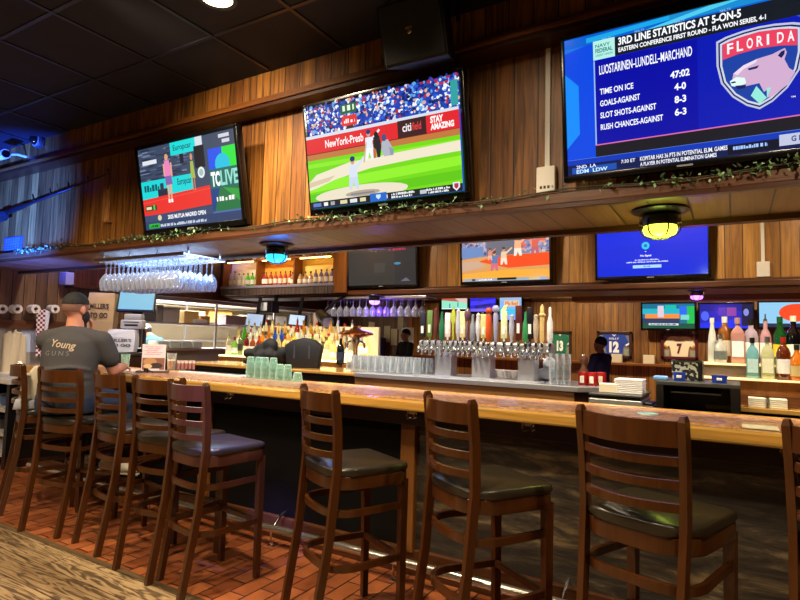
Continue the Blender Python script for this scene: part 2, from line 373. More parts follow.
# header over the bar front
h = MB(); h.box(-7.3, 2.2, 2.92, 3.40, 2.10, CEIL)
struct('wall_header', h, W_AMBER)
struct('wall_header.001', MB().box(-7.3, 2.2, HY+.02, 2.92, 3.075, CEIL), W_AMBER)      # upper band of short planks
struct('trim_6', MB().box(-7.3, 2.2, HY-.01, 2.92, 3.035, 3.075, .004).box(-7.3, 2.2, HY-.045, 2.92, 3.012, 3.036, .004), W_TRIMA)
struct('trim_7', MB().box(-7.3, 2.2, HY-.03, 2.92, 2.985, 3.012, .004), W_TRIM)
struct('trim_8', MB().box(-7.3, 2.2, HY, 2.92, 2.10, 2.165, .006), wood('fascia_wood', '#6e4526', '#4c2c16', 'z', 'x', None, rough=.4))
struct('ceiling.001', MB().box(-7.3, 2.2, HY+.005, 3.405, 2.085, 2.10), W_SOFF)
struct('trim_9', MB().box(-7.3, 2.2, HY-.004, HY+.03, 2.08, 2.10).box(-7.3, 2.2, 3.38, 3.44, 2.055, 2.13), W_TRIM)
# header at the back of the bar
struct('wall_header.002', MB().box(-7.18, 2.6, BACKY, BACKY+.5, 2.06, CEIL), W_BACK)
struct('trim_10', MB().box(-7.18, 2.6, BACKY-.12, BACKY+.5, 2.0, 2.06, .008).box(-7.18, 2.6, BACKY-.05, BACKY, 2.06, 2.09), wood('back_ledge_wood', '#6a3c1c', '#4a2812', 'z', 'x', None, rough=.4))
struct('ceiling.002', MB().box(-7.18, 2.6, BACKY-.1, BACKY+.52, 1.98, 2.0), W_TRIM)
# low beam over the kitchen pass
struct('wall_header.003', MB().box(LW, LW+.17, 3.95, 11.9, 1.98, CEIL), W_RED)
struct('trim_11', MB().box(LW, LW+.2, 3.93, 11.9, 1.94, 1.98, .004), W_TRIM)
# fascia of the far room: a lit strip over the bar's other side
struct('wall_header.004', MB().box(-2.2, 2.6, 9.0, 9.3, 2.10, CEIL), W_FAR)
struct('trim_12', MB().box(-2.2, 2.6, 8.95, 9.3, 2.06, 2.18, .006), wood('far_fascia', '#b57e3c', '#8a5826', 'z', 'x', None, rough=.4))
# end of the low pass beam, violet light put into its colour
struct('trim_13', MB().box(LW+.0, LW+.16, 3.85, 3.96, 1.97, 2.13, .008), mat('violet_lit_beam_end', '#8d86a0', .5))
# ================================================================== THE BAR
def copper_mat():
    m, nt, b = newmat('copper_penny_inlay'); L = nt.links.new
    tc = N(nt, 'ShaderNodeTexCoord'); vo = N(nt, 'ShaderNodeTexVoronoi'); vo.inputs['Scale'].default_value = 55; L(tc.outputs['Object'], vo.inputs['Vector'])
    mx = N(nt, 'ShaderNodeMix', data_type='RGBA'); mx.inputs['A'].default_value = (*lin('#a4623c'), 1); mx.inputs['B'].default_value = (*lin('#eab890'), 1)
    sp = N(nt, 'ShaderNodeSeparateColor'); L(vo.outputs['Color'], sp.inputs[0]); L(sp.outputs[0], mx.inputs['Factor']); L(mx.outputs['Result'], b.inputs['Base Color'])
    b.inputs['Metallic'].default_value = .45; b.inputs['Roughness'].default_value = .32; b.inputs['Coat Weight'].default_value = .25; b.inputs['Coat Roughness'].default_value = .08
    bp = N(nt, 'ShaderNodeBump'); bp.inputs['Strength'].default_value = .7; bp.inputs['Distance'].default_value = .006; L(vo.outputs['Distance'], bp.inputs['Height']); L(bp.outputs[0], b.inputs['Normal'])
    return m
def slate_mat():
    m, nt, b = newmat('dark_slate_panel'); L = nt.links.new
    tc = N(nt, 'ShaderNodeTexCoord'); mp = N(nt, 'ShaderNodeMapping'); mp.inputs['Scale'].default_value = (1.8, 1, 9); L(tc.outputs['Object'], mp.inputs[0])
    nz = N(nt, 'ShaderNodeTexNoise'); nz.inputs['Scale'].default_value = 1.5; nz.inputs['Detail'].default_value = 7; nz.inputs['Roughness'].default_value = .68; nz.inputs['Distortion'].default_value = .5; L(mp.outputs[0], nz.inputs[0])
    rp = N(nt, 'ShaderNodeValToRGB'); e = rp.color_ramp.elements; e[0].position = .43; e[0].color = (*lin('#262019'), 1); e[1].position = .68; e[1].color = (*lin('#7d6a48'), 1); e.new(.55).color = (*lin('#43392b'), 1)
    L(nz.outputs['Fac'], rp.inputs[0]); L(rp.outputs[0], b.inputs['Base Color']); b.inputs['Roughness'].default_value = .6
    bp = N(nt, 'ShaderNodeBump'); bp.inputs['Strength'].default_value = .6; bp.inputs['Distance'].default_value = .01; L(nz.outputs['Fac'], bp.inputs['Height']); L(bp.outputs[0], b.inputs['Normal']); return m
W_BAR = wood('bar_edge_wood', '#d6a650', '#ad7a30', 'z', 'x', None, rough=.22, grain=.75, coat=.5)
W_BARD = wood('bar_dark_wood', '#3a1c0c', '#241006', 'z', 'x', None, rough=.4, grain=.8)
W_POST = wood('post_wood', '#8c5a26', '#653c16', 'x', 'z', None, rough=.4, grain=.8)
BZ, B0, B1, BXL, BXR = 1.055, 2.80, 3.41, -6.0, 1.6
bar = thing('bar_counter', 'long bar counter with amber wooden edge, copper inlaid top and dark slate front', 'bar counter', (0, 0, 0))
MB().box(BXL, BXR, B0, B1, BZ-.062, BZ, .012).box(BXL, BXR, B1-.04, B1, BZ, BZ+.006, .002).build('counter_top', W_BAR, bar)
MB().box(BXL, BXR, B0+.10, B1-.05, BZ, BZ+.004).build('copper_inlay', copper_mat(), bar)['label'] = 'hammered copper inlay'
MB().box(-1.765, BXR, 3.05, 3.09, .13, BZ-.10).build('front_panel', slate_mat(), bar)['label'] = 'dark slate front panel'
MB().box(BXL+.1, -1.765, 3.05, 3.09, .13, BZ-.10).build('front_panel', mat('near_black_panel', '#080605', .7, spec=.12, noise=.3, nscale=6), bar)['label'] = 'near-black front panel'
MB().box(BXL+.1, BXR, 2.99, 3.09, BZ-.17, BZ-.062, .006).build('top_rail', W_BARD, bar)
MB().box(BXL+.1, BXR, 3.09, 3.35, .0, BZ-.062).build('body', W_BARD, bar)
MB().box(BXL+.1, BXR, 3.02, 3.09, 0, .15, .006).build('kick_board', wood('kick_board_wood', '#5c361a', '#42240f', 'z', 'x', None, rough=.4), bar)
for x in (-5.35, -3.52, -1.715, .55):
    MB().box(x-.05, x+.05, 3.01, 3.06, .13, BZ-.10, .006).build('post', W_POST, bar)
fr = MB().tube([(BXL+.2, 2.90, .115), (BXR, 2.90, .115)], .026, 12).build('foot_rail', mat('worn_bright_rail', '#d6cfc0', .22, .9), bar, 'auto')
for x in (-4.9, -3.95, -2.68, -1.72, -.75, .3):
    MB().tube([(x, 3.03, .19), (x, 2.99, .185), (x, 2.905, .115)], .009, 8).tube([(x, 2.895, .10), (x, 2.89, .03), (x, 2.91, .004)], .008, 8).box(x-.03, x+.03, 2.885, 2.93, 0, .006).build('rail_bracket', M_CHROME, fr, 'auto')
for x in (-4.2, -3.2, -2.42, -1.66, -.95, .2):
    MB().tube([(x-.03, 2.97, .965), (x-.03, 2.945, .945), (x-.015, 2.93, .93), (x+.01, 2.935, .94)], .005, 6).tube([(x+.02, 2.97, .965), (x+.02, 2.945, .95), (x+.03, 2.93, .935), (x+.045, 2.935, .945)], .005, 6).box(x-.04, x+.03, 2.968, 2.99, .955, .975).build('purse_hook', M_CHROME, bar, 'auto')
# ------------------------------------------------------------------ bar stools
W_STOOL = wood('stool_wood', '#5a3112', '#3b1e09', 'x', 'z', None, rough=.28, grain=.7, coat=.35)
M_SEAT = mat('dark_olive_brown_vinyl', '#2c251a', .33, spec=.55, bump=.05, nscale=120)
def seat_outline(s=1.0, n=10, back=-.215, front=.21, half=.214):
    p = []
    for cx, a0 in ((half-.05, 0), (-half+.05, 90)):
        for i in range(5): a = rad(a0+90*i/4); p.append((cx+.05*math.cos(a), front-.05+.05*math.sin(a)))
    for i in range(1, n*2):
        a = PI+PI*i/(n*2); ca, sa = math.cos(a), math.sin(a); p.append((half*math.copysign(abs(ca)**.6, ca), -.02-(-back-.02)*abs(sa)**.6))
    return [(x*s, y*s) for x, y in p]
ZS = [0, .1, .2, .45, .775, .95, 1.14]; YS = [-.282, -.264, -.247, -.206, -.178, -.184, -.205]
def interp(z, xs, ys):
    for i in range(len(xs)-1):
        if z <= xs[i+1]: return ys[i]+(ys[i+1]-ys[i])*(z-xs[i])/(xs[i+1]-xs[i])
    return ys[-1]
def back_y(z): return interp(z, ZS, YS)
def make_stool(label):
    t = thing('bar_stool', label, 'bar stool', group='ladder-back stools along the bar')
    MB().prism(seat_outline(1.0), .738, .778, bevel=.017).build('seat', M_SEAT, t, True)
    MB().prism(seat_outline(.98), .680, .739, bevel=.004).build('seat_frame', W_STOOL, t, 'auto')
    for s in (-1, 1):
        pts = [(s*interp(z, [0, .775, 1.14], [.168, .180, .187]), back_y(z), z) for z in (0, .1, .2, .33, .45, .6, .775, .87, .95, 1.05, 1.12, 1.138)]
        MB().tube(pts, [(.0125, .019)]*10+[(.0125, .018), (.008, .011)], up=(0, 1, 0), flat=True).build('rear_leg', W_STOOL, t)
        MB().tube([(s*.18, .185, 0), (s*.184, .18, .70)], [(.015, .015), (.0195, .0195)], up=(0, 1, 0), flat=True).build('front_leg', W_STOOL, t)
    def slat(z0, z1, bow, name):
        bm = MB(); P = []
        for i in range(9):
            u = -1+2*i/8; P.append((u*.176, back_y((z0+z1)/2)-bow*(1-u*u)-.002, (z0+z1)/2))
        bm.tube(P, [((z1-z0)/2, .0085)]*9, up=(0, 1, 0), flat=True).build(name, W_STOOL, t, 'auto')
    slat(1.035, 1.120, .068, 'top_rail')
    for z in (.988, .912, .838): slat(z-.0145, z+.0145, .062, 'back_slat')
    for z, sc in ((.572, .85), (.325, .9)):
        o = [p for p in seat_outline(.93) if p[1] < .13]
        o = [(.178, .17)]+sorted([p for p in o if p[0] >= 0], key=lambda p: -p[1])+sorted([p for p in o if p[0] < 0], key=lambda p: p[1])+[(-.178, .17)]
        MB().tube([(x, y*1.02, z) for x, y in o], [(.0095, .0155)]*len(o), up=(0, 0, 1), flat=True).build('foot_ring', W_STOOL, t, 'auto')
    MB().box(-.165, .165, .163, .185, .31, .34, .004).build('front_stretcher', W_STOOL, t)
    return t
stools = [(-4.80, 2.52, -22, 'bar stool seen edge-on at the far left, beside the white-topped serving station'),
 (-4.168, 2.428, 11.5, 'bar stool on which the man in the grey T-shirt sits'),
 (-3.557, 2.457, -8.7, 'empty bar stool just right of the seated man, blue bag behind it'),
 (-3.034, 2.407, 8.8, 'bar stool half hidden behind the blue-lit stool, second right of the man'),
 (-2.611, 2.331, -9, 'bar stool with a violet-blue glow on its seat, in front of the black panel'),
 (-1.654, 2.359, -27, 'bar stool standing in front of the amber wooden bar post'),
 (-.943, 2.367, -34, 'bar stool below the steel draft counter, standing before the slate panel'),
 (-.256, 2.309, -19, 'nearest whole bar stool with wide back and green sheen on its seat'),
 (.385, 2.36, -19, 'bar stool cut off by the right edge of the photo')]
s0 = make_stool(stools[0][3])
for i, (x, y, r, lab) in enumerate(stools):
    sc = {5: 1.015, 6: 1.022, 7: 1.027, 8: 1.027}.get(i, 1.0); x *= sc; y *= sc
    if i == 0: s0.location = (x, y, 0); s0.rotation_euler = (0, 0, rad(r))
    else: dup(s0, (x, y, 0), rad(r), lab, scale=(sc, sc, sc))
# ------------------------------------------------------------------ island counter behind the bar, with the draft tower
IY0, IY1, IZ = 4.4, 5.1, 1.068
isl = thing('back_counter', 'counter behind the bar, wooden ledge at left and steel top at right', 'counter')
MB().prism([(-5.55, IY0+.03), (-1.06, IY0+.03), (-.90, IY0+.19), (-.90, IY1), (-5.55, IY1)], 0, IZ-.03).build('body', W_BARD, isl)
MB().box(-5.6, -3.10, IY0, IY1, IZ-.03, IZ, .006).build('wooden_ledge', W_BAR, isl)['label'] = 'amber wooden ledge'
MB().prism([(-3.10, IY0-.01), (-1.03, IY0-.01), (-.86, IY0+.16), (-.86, IY1), (-3.10, IY1)], IZ-.035, IZ+.006, bevel=.004).build('steel_top', M_STEEL, isl)['label'] = 'brushed steel top'
MB().box(-3.10, -1.06, IY0+.005, IY0+.03, IZ-.20, IZ-.035).build('front_board', wood('island_board', '#94683a', '#6e4822', 'z', 'x', None, rough=.4), isl)
MB().box(-5.5, -3.2, IY0+.02, IY0+.032, .5, IZ-.06).build('ledge_shade_sheet', M_BLACK, isl)  # black sheet standing in for the shade under the ledge
dt = thing('draft_tower', 'steel beer tap tower with three pedestals and a row of tap handles', 'beer tap tower', (0, 4.66, IZ+.006))
DX0, DX1 = at(421, 350, Y=4.66).x, at(554, 350, Y=4.66).x
for a, b2 in ((435.5, 452), (472.5, 491), (518.5, 535)):
    xa, xb = at(a, 365, Y=4.62).x, at(b2, 365, Y=4.62).x
    MB().box(xa, xb, -.06, .07, 0, .24, .006).build('pedestal', M_STEEL, dt)
MB().box(DX0, DX1, -.055, .055, .235, .325, .02).build('manifold', M_STEEL, dt)
MB().box(DX0+.05, DX1-.05, -.22, -.07, 0, .012, .004).build('drip_tray', M_STEEL, dt)
# handle: px of its middle, colour, height, shape
HND = [(422, '#1c1c1e', .21, 'paddle'), (429, '#5a7a3a', .23, 'paddle'), (435, '#5c2f2c', .25, 'round'), (441, '#1f6b4a', .22, 'bottle'), (447, '#d8cfd2', .21, 'paddle'),
 (452.5, '#a8b43a', .26, 'leaf'), (457.5, '#b4bcc8', .24, 'round'), (462, '#d9cf9a', .22, 'paddle'), (466.5, '#5f4758', .25, 'hop'), (472, '#7d8796', .2, 'bottle'), (477.5, '#c6ccd4', .21, 'round'),
 (483, '#cfc080', .2, 'paddle'), (488, '#c04a16', .26, 'knob'), (495, '#8e93b4', .27, 'ball'), (503.5, '#d6d8a8', .22, 'arrow'), (511, '#a9adc0', .2, 'round'), (518, '#4c1f1a', .26, 'plank'),
 (525, '#2f8a52', .22, 'bottle'), (529.5, '#111113', .25, 'paddle'), (535.5, '#b5a894', .2, 'round'), (541.5, '#d2b878', .27, 'hat'), (549.5, '#e4e6e6', .25, 'bottle')]
HND2 = [(x, c, h, k) for x, c, h, k in HND]
def handle(mb, k, h):
    w = .028; h *= 1.2
    if k in ('paddle', 'arrow'): mb.box(-w, w, -.010, .010, .03, h, .007).lathe([(.009, 0), (.009, .035)], 8)
    elif k == 'plank': mb.box(-.027, .027, -.012, .012, .02, h, .003).lathe([(.009, 0), (.009, .03)], 8)
    elif k == 'round': mb.lathe([(0, 0), (.010, 0), (.013, .04), (.022, .08), (.025, h*.6), (.017, h*.85), (.021, h*.93), (0, h)], 10)
    elif k == 'bottle': mb.lathe([(0, 0), (.014, 0), (.025, .03), (.025, h*.55), (.012, h*.75), (.012, h*.96), (0, h)], 10)
    elif k == 'leaf': mb.lathe([(.009, 0), (.010, h*.5), (0, h*.52)], 8).prism([(0, h*.42), (.026, h*.6), (.02, h*.8), (0, h), (-.02, h*.8), (-.026, h*.6)], -.008, .008, M=Matrix.Rotation(PI/2, 4, 'X'), bevel=.003)
    elif k == 'hop': mb.lathe([(.009, 0), (.012, h*.55), (0, h*.6)], 8).ball((0, 0, h*.78), (.03, .026, h*.2), seg=10)
    elif k == 'knob': mb.lathe([(0, 0), (.012, 0), (.023, .04), (.026, h*.7), (.018, h*.76)], 10).ball((0, 0, h*.86), .03, seg=10)
    elif k == 'ball': mb.lathe([(0, 0), (.010, 0), (.016, .05), (.024, h*.7), (.015, h*.78)], 10).ball((0, 0, h*.87), (.036, .026, .036), seg=12)
    elif k == 'hat': mb.lathe([(0, 0), (.012, 0), (.019, .03), (.019, h*.66), (.03, h*.7), (.03, h*.73), (.018, h*.76), (.016, h*.92), (0, h)], 12)
    if k == 'arrow': mb.prism([(-.035, h), (.0, h+.05), (.035, h+.06), (.01, h)], -.006, .006, M=Matrix.Rotation(PI/2, 4, 'X'))
FA = MB().lathe([(.014, -.09), (.014, -.075), (.009, -.07), (.009, -.03)], 10).tube([(0, .0, 0), (0, -.035, .0), (0, -.075, -.015), (0, -.085, -.06)], [.016, .014, .011, .009], 10).lathe([(.012, 0), (.014, .03), (.01, .055)], 10)
fa0 = None
for i, (x, c, h, k) in enumerate(HND2):
    X = at(x, 345, Y=4.59).x
    if fa0 is None: f = FA.build('faucet', M_CHROME, dt, True, (X, -.06, .275)); fa0 = f
    else: f = bpy.data.objects.new('faucet', fa0.data); C.objects.link(f); f.parent = dt; f.location = (X, -.06, .275)
    b = MB(); handle(b, k, h)
    o = b.build('tap_handle', mat('tap_handle_'+c[1:], c, .35, noise=.35, nscale=45), f, 'auto', (0, 0, .05))
    b2 = MB().box(-.0125, .0125, -.0135, -.010, h*.3, h*.62) if k in ('paddle', 'plank', 'arrow') else None
    if b2: b2.build('badge', mat('cream_badge' if i % 2 else 'ivory_badge', '#e9e2cf' if i % 2 else '#f4f1e8', .5, noise=.4, nscale=150), f, loc=(0, 0, .05))
# the strip of glasses: thin walled pint glasses on the steel
GL = thin_glass('clear_glass', '#eef4f8', .10)
GREEN = thin_glass('green_tumbler_plastic', '#bfe8da', .26, .2)
def glass_prof(r0, r1, h, w=.0025): return [(0, 0), (r0, 0), (r1, h), (r1-w, h), (r0-w, .012), (0, .012)]
def place_glasses(name, label, cat, group, prof, spots, m, seg=12):
    p = None; out = []
    for j, (x, y, z) in enumerate(spots):
        if p is None: p = MB().lathe(prof, seg).build(name, m, None, 'auto'); o = p
        else: o = p.copy(); C.objects.link(o)
        o.location = (x, y, z); tag(o, label(j) if callable(label) else label, cat, group); out.append(o)
    return out
xa, xb = at(352, 370, Y=4.72).x, at(434, 372, Y=4.72).x
sp = [(xa+(xb-xa)*(i+.5)/11, 4.62+.085*j, IZ+.006) for j in range(3) for i in range(11) if not (j == 0 and i > 9)]
place_glasses('pint_glass', 'clear upturned pint glass in the block of glasses left of the draft tower', 'glass', 'pint glasses on the steel counter', glass_prof(.040, .031, .155), sp, GL)
sp = []
for i, px_ in enumerate((553.5, 560, 566.5)):
    p = at(px_, 381, Y=4.50)
    for k in range(3): sp.append((p.x, 4.50, IZ+.006+k*.062))
place_glasses('stacked_glass', 'clear glass nested in the tall stacks right of the draft tower', 'glass', 'stacked glasses right of the draft tower', glass_prof(.030, .036, .12), sp, GL)
# ================================================================== SCREENS
SCR = screen_mat(); PRN = print_mat()
M_BEZ = mat('gloss_black_bezel', '#08080a', .22)
def tv(label, bl, w, h, tilt, pic, rz=0, bez=.028, cat='television', smat=None, group='televisions'):
    """bl = lower left corner of the set; tilted forward about its lower edge"""
    t = thing('television', label, cat, bl, group=group, rot=(rad(tilt), 0, rz))
    hb = MB().box(0, w, 0, .05, 0, h, .006).box(w*.15, w*.85, .05, .085, h*.12, h*.8, .01)
    hb.box(0, w, -.012, 0.001, 0, bez*1.5, .003).box(0, w, -.012, .001, h-bez, h, .003).box(0, bez, -.012, .001, 0, h, .003).box(w-bez, w, -.012, .001, 0, h, .003)
    hs = hb.build('housing', M_BEZ, t, 'auto')
    pic.build('screen', w-2*bez, h-2.5*bez, smat or SCR, t, -.002, x0=bez, z0=bez*1.5)
    MB().box(w*.4, w*.6, .085, .11, h*.2, h*.75).build('wall_mount', M_BLACK, t)
    MB().box(w*.47, w*.53, -.0135, -.011, bez*.5, bez*.9).build('badge', mat('grey_badge', '#8f9298', .4), t)
    return t
def crowd(p, u0, v0, u1, v1, n, cols, ru, rv, seed=1):
    rg = random.Random(seed)
    for i in range(n):
        p.ell(u0+(u1-u0)*rg.random(), v0+(v1-v0)*rg.random(), ru*(.6+.8*rg.random()), rv*(.6+.8*rg.random()), rg.choice(cols), 6)
# --- tennis
p = Pic('#39465e')
crowd(p, 0, .02, .5, .4, 70, ['#2c3850', '#4c5a75', '#6a7690', '#27304a'], .05, .012, 3)
p.rect(.04, .15, .2, .2, '#d9dde0').rect(.36, -.0, .63, .15, '#10d2cf').text('Europcar', .39, .035, .58, .12, '#0e5f6e', .02).rect(.45, .15, .49, .26, '#1a2030').rect(.62, .0, .69, .1, '#cfd6de').rect(.60, .1, .70, .35, '#12151d')
p.poly([(0, .40), (.56, .40), (.56, .60), (0, .64)], '#12cfd0').scrib(.03, .45, .2, .53, '#0b5560').text('Europcar', .40, .43, .55, .53, '#0b5560').rect(.18, .52, .29, .63, '#232b3c').rect(.21, .45, .25, .54, '#2b3650')
p.poly([(0, .62), (.725, .57), (.725, .79), (0, .83)], '#e0302a').poly([(0, .66), (.725, .60), (.725, .61), (0, .67)], '#ea4a3c')
p.rect(.02, .70, .15, .765, '#3a3f2a').rect(.03, .715, .09, .75, '#d9d6a0').rect(.11, .70, .13, .76, '#49c04a')
n0 = len(p.v)
p.poly([(.26, .13), (.33, .13), (.35, .30), (.335, .38), (.255, .38), (.25, .26)], '#e27fb4').poly([(.25, .36), (.345, .36), (.355, .49), (.25, .5)], '#7c5fa8').poly([(.265, .49), (.29, .49), (.292, .72), (.27, .72)], '#e0a184').poly([(.305, .49), (.335, .49), (.33, .72), (.31, .72)], '#e0a184').rect(.265, .71, .295, .76, '#f6f2ee').rect(.305, .71, .335, .76, '#f6f2ee').ell(.295, .08, .025, .05, '#d99a7c').poly([(.27, .05), (.32, .05), (.325, .09), (.31, .06), (.28, .07)], '#caa060').rect(.235, .17, .255, .36, '#e0a184').rect(.345, .17, .365, .38, '#e0a184')
p.v[n0:] = [(.315+(u-.305)*.72, .41+(v-.40)*.80, l) for u, v, l in p.v[n0:]]
n0 = len(p.v)
p.poly([(.545, .26), (.585, .26), (.60, .46), (.535, .46)], '#9fb04c').ell(.565, .21, .018, .04, '#c98f70').rect(.55, .45, .562, .6, '#b98468').rect(.575, .45, .588, .6, '#b98468').ell(.655, .41, .035, .065, '#d8e4e4').ell(.655, .41, .022, .04, '#9fb6b0')
p.v[n0:] = [(.575+(u-.575)*.72 if u < .62 else u, v, l) for u, v, l in p.v[n0:]]
p.rect(0, .82, .735, 1, '#37476a').rect(.735, 0, 1, .17, '#39465e').rect(.85, .03, .95, .07, '#c8ccd4').rect(.88, .09, .95, .13, '#c8ccd4').rect(.735, .17, 1, .42, '#1f4fe0')
p.poly([(.87, .17), (1, .17), (1, .42), (.86, .42)], '#1fd93c').ell(.865, .36, .07, .12, '#19b8d8').rect(.735, .40, 1, .62, '#17665c').text('TC', .745, .43, .83, .60, '#f4fbff', .05).text('LIVE', .835, .43, 1.0, .60, '#8fd8c8', .03).rect(.735, .62, 1, .9, '#1c6e3e').poly([(.735, .62), (.82, .62), (.75, .9), (.735, .9)], '#1a3e80').poly([(.85, .62), (1, .66), (1, .8)], '#2c9a3c').scrib(.78, .72, .95, .77, '#f0f4f0')
p.rect(0, .9, 1, 1, '#2c3f66').rect(.735, .88, 1, .9, '#4a66a0').ell(.17, .865, .022, .035, '#d9c7a0').text('2025 MUTUA MADRID OPEN', .26, .845, .66, .895, '#f2f4f8', .03).rect(.04, .93, .16, .985, '#22b13c').scrib(.055, .945, .145, .975, '#06300c').scrib(.17, .945, .66, .978, '#c6d0de')
a, b2 = at(145.5, 235, Y=2.79), at(246.5, 225.5, Y=2.79)
tv('television showing tennis on a red clay court, mounted above the bar', (a.x, 2.79, (a.z+b2.z)/2), b2.x-a.x, .695, 11, p)
# --- baseball
p = Pic('#1d3fae')
cc = ['#1b3fae', '#2a58d0', '#e8eef6', '#10246a', '#5aa0dc', '#f2f4f8', '#c0d4ea', '#0c1a4c', '#d8a890', '#223a90', '#b02838', '#142a74']
crowd(p, 0, .0, 1, .27, 950, cc, .0095, .015, 5)
p.rect(.96, .06, 1, .27, '#2f9a9a').rect(.265, .05, .375, .14, '#1c5c34').scrib(.28, .065, .36, .115, '#d8f0da').rect(.27, .16, .375, .255, '#d62a2e').scrib(.285, .19, .36, .23, '#ffe9e9').rect(.30, .255, .35, .29, '#3a2426')
p.rect(0, .285, 1, .32, '#cfd6e0').rect(0, .315, .635, .47, '#d8232b').rect(.0, .46, 1, .475, '#8a1a1a').text('NewYork-Presb', .14, .35, .41, .425, '#fff2f0', .02).rect(.635, .31, .81, .465, '#3a1d20').text('citi', .665, .345, .72, .415, '#f2e6e6', .02).text('field', .725, .345, .78, .415, '#d83a40', .02).rect(.81, .31, 1, .465, '#d8232b').text('STAY', .835, .325, .91, .385, '#fff2f0', .05).text('AMAZING', .835, .39, .97, .445, '#fff2f0', .05)
p.rect(0, .47, 1, .53, '#b8743c').rect(0, .525, 1, 1, '#6fd012').rect(0, .56, 1, .60, '#86e024').poly([(0, .74), (1, .70), (1, .78), (0, .84)], '#8be62a').poly([(0, .86), (1, .82), (1, .9), (0, .95)], '#5cc010')
p.poly([(0, .74), (.06, .67), (.3, .60), (.6, .585), (1, .57), (1, .66), (.75, .665), (.45, .685), (.2, .74), (.06, .80), (0, .82)], '#e6dcc4').poly([(.0, .74), (.2, .7), (.15, .75), (0, .79)], '#d2bfa0')
p.ell(.36, .90, .32, .075, '#e2d8c0', 24).ell(.38, .905, .12, .028, '#a89c8c').rect(.30, .90, .46, .915, '#7c7c84').rect(.40, .60, .52, .615, '#e8e0d0')
def player(p, u, v, s, shirt, pants, cap='#1d2f6e'):
    p.poly([(u-.022*s, v-.20*s), (u+.022*s, v-.20*s), (u+.026*s, v-.10*s), (u-.026*s, v-.10*s)], shirt).poly([(u-.026*s, v-.10*s), (u+.026*s, v-.10*s), (u+.03*s, v), (u+.012*s, v), (u, v-.06*s), (u-.012*s, v), (u-.03*s, v)], pants).ell(u, v-.235*s, .013*s, .032*s, '#c99a7c').ell(u, v-.25*s, .015*s, .022*s, cap).poly([(u+.02*s, v-.19*s), (u+.07*s, v-.26*s), (u+.078*s, v-.245*s), (u+.026*s, v-.16*s)], shirt)
player(p, .325, .86, 1.15, '#cfd9e8', '#c4d0e2'); player(p, .445, .60, 1.0, '#d9e4f2', '#e8ecf2')
p.poly([(.475, .41), (.515, .40), (.525, .50), (.515, .60), (.495, .60), (.49, .53), (.475, .50)], '#1c1c22').ell(.495, .39, .014, .03, '#111118').poly([(.53, .46), (.57, .45), (.595, .53), (.585, .60), (.54, .60), (.525, .54)], '#a9aebb').ell(.545, .43, .015, .033, '#3a4a7a').poly([(.575, .52), (.605, .55), (.60, .60), (.58, .60)], '#8d93a4').poly([(.40, .62), (.425, .44), (.432, .445), (.41, .625)], '#c8b08a').rect(.47, .52, .49, .60, '#b8663a')
p.rect(0, .935, 1, 1, '#15181d')
for u0, u1, c in ((.02, .08, '#5878c8'), (.10, .13, '#e8ecf0'), (.15, .18, '#9aa2ac'), (.22, .27, '#d8cfa0'), (.29, .34, '#d8dce0'), (.36, .40, '#d8cfa0'), (.54, .545, '#f0f0f0'), (.75, .79, '#b8c0c8')): p.rect(u0, .95, u1, .985, c)
p.rect(.43, .925, .54, 1, '#1e64c0').poly([(.47, .94), (.50, .94), (.50, .965), (.485, .985), (.47, .965)], '#bfe0ff').scrib(.57, .945, .72, .965, '#e8ecf0').scrib(.57, .972, .70, .992, '#e8ecf0').scrib(.79, .945, .93, .965, '#e8ecf0').scrib(.80, .972, .92, .99, '#e8ecf0').poly([(.945, .92), (.985, .92), (.985, .965), (.965, .995), (.945, .965)], '#dfe4ee').poly([(.953, .93), (.977, .93), (.977, .96), (.965, .98), (.953, .96)], '#b0303c')
a, b2 = at(311.5, 216, Y=2.79), at(470.5, 198.5, Y=2.79)
tv('television showing a baseball game with bright green grass, above the bar', (a.x, 2.79, (a.z+b2.z)/2), b2.x-a.x, .70, 10, p)
# --- hockey statistics
p = Pic('#0a1fb8')
p.rect(0, 0, .13, .93, '#0b46d8').poly([(0, .25), (.06, .35), (.06, .7), (0, .8)], '#1586f0').poly([(0, 0), (.13, 0), (.13, .06), (0, .10)], '#0c6fd6')
p.rect(.0, .0, 1, .07, '#0a5ccc').poly([(.1, .02), (.45, .0), (.45, .03), (.1, .055)], '#19a0dc').poly([(.45, .0), (1, .0), (1, .05), (.45, .05)], '#1a86c8').poly([(.6, .0), (.75, .0), (.45, .06), (.35, .06)], '#4cc4e4').rect(.13, .06, 1, .19, '#171c24')
for u in (.17, .31, .47, .64, .83): p.text('NHL.TV', u, .045, u+.04, .062, '#7fb2e8')
p.rect(.13, .055, .225, .19, '#aee6dc').text('NAVY', .14, .08, .205, .105, '#1c7a78').text('FEDERAL', .14, .112, .215, .142, '#1c7a78', .03).text('CREDIT UNION', .14, .152, .215, .168, '#4a9c98')
p.text('3RD LINE STATISTICS AT 5-ON-5', .24, .068, .715, .122, '#f4f6fa', .03).text('EASTERN CONFERENCE FIRST ROUND - FLA WON SERIES, 4-1', .24, .138, .80, .175, '#f0f2f6', .03)
p.rect(.13, .195, .555, .80, '#0a0f9c').rect(.13, .195, .136, .86, '#8fb0e8').rect(.555, .195, 1, .80, '#0b1aa8').poly([(.9, .19), (1, .19), (1, .3)], '#2f50c8')
p.text('LUOSTARINEN–LUNDELL–MARCHAND', .155, .235, .535, .30, '#f2f4fa', .015)
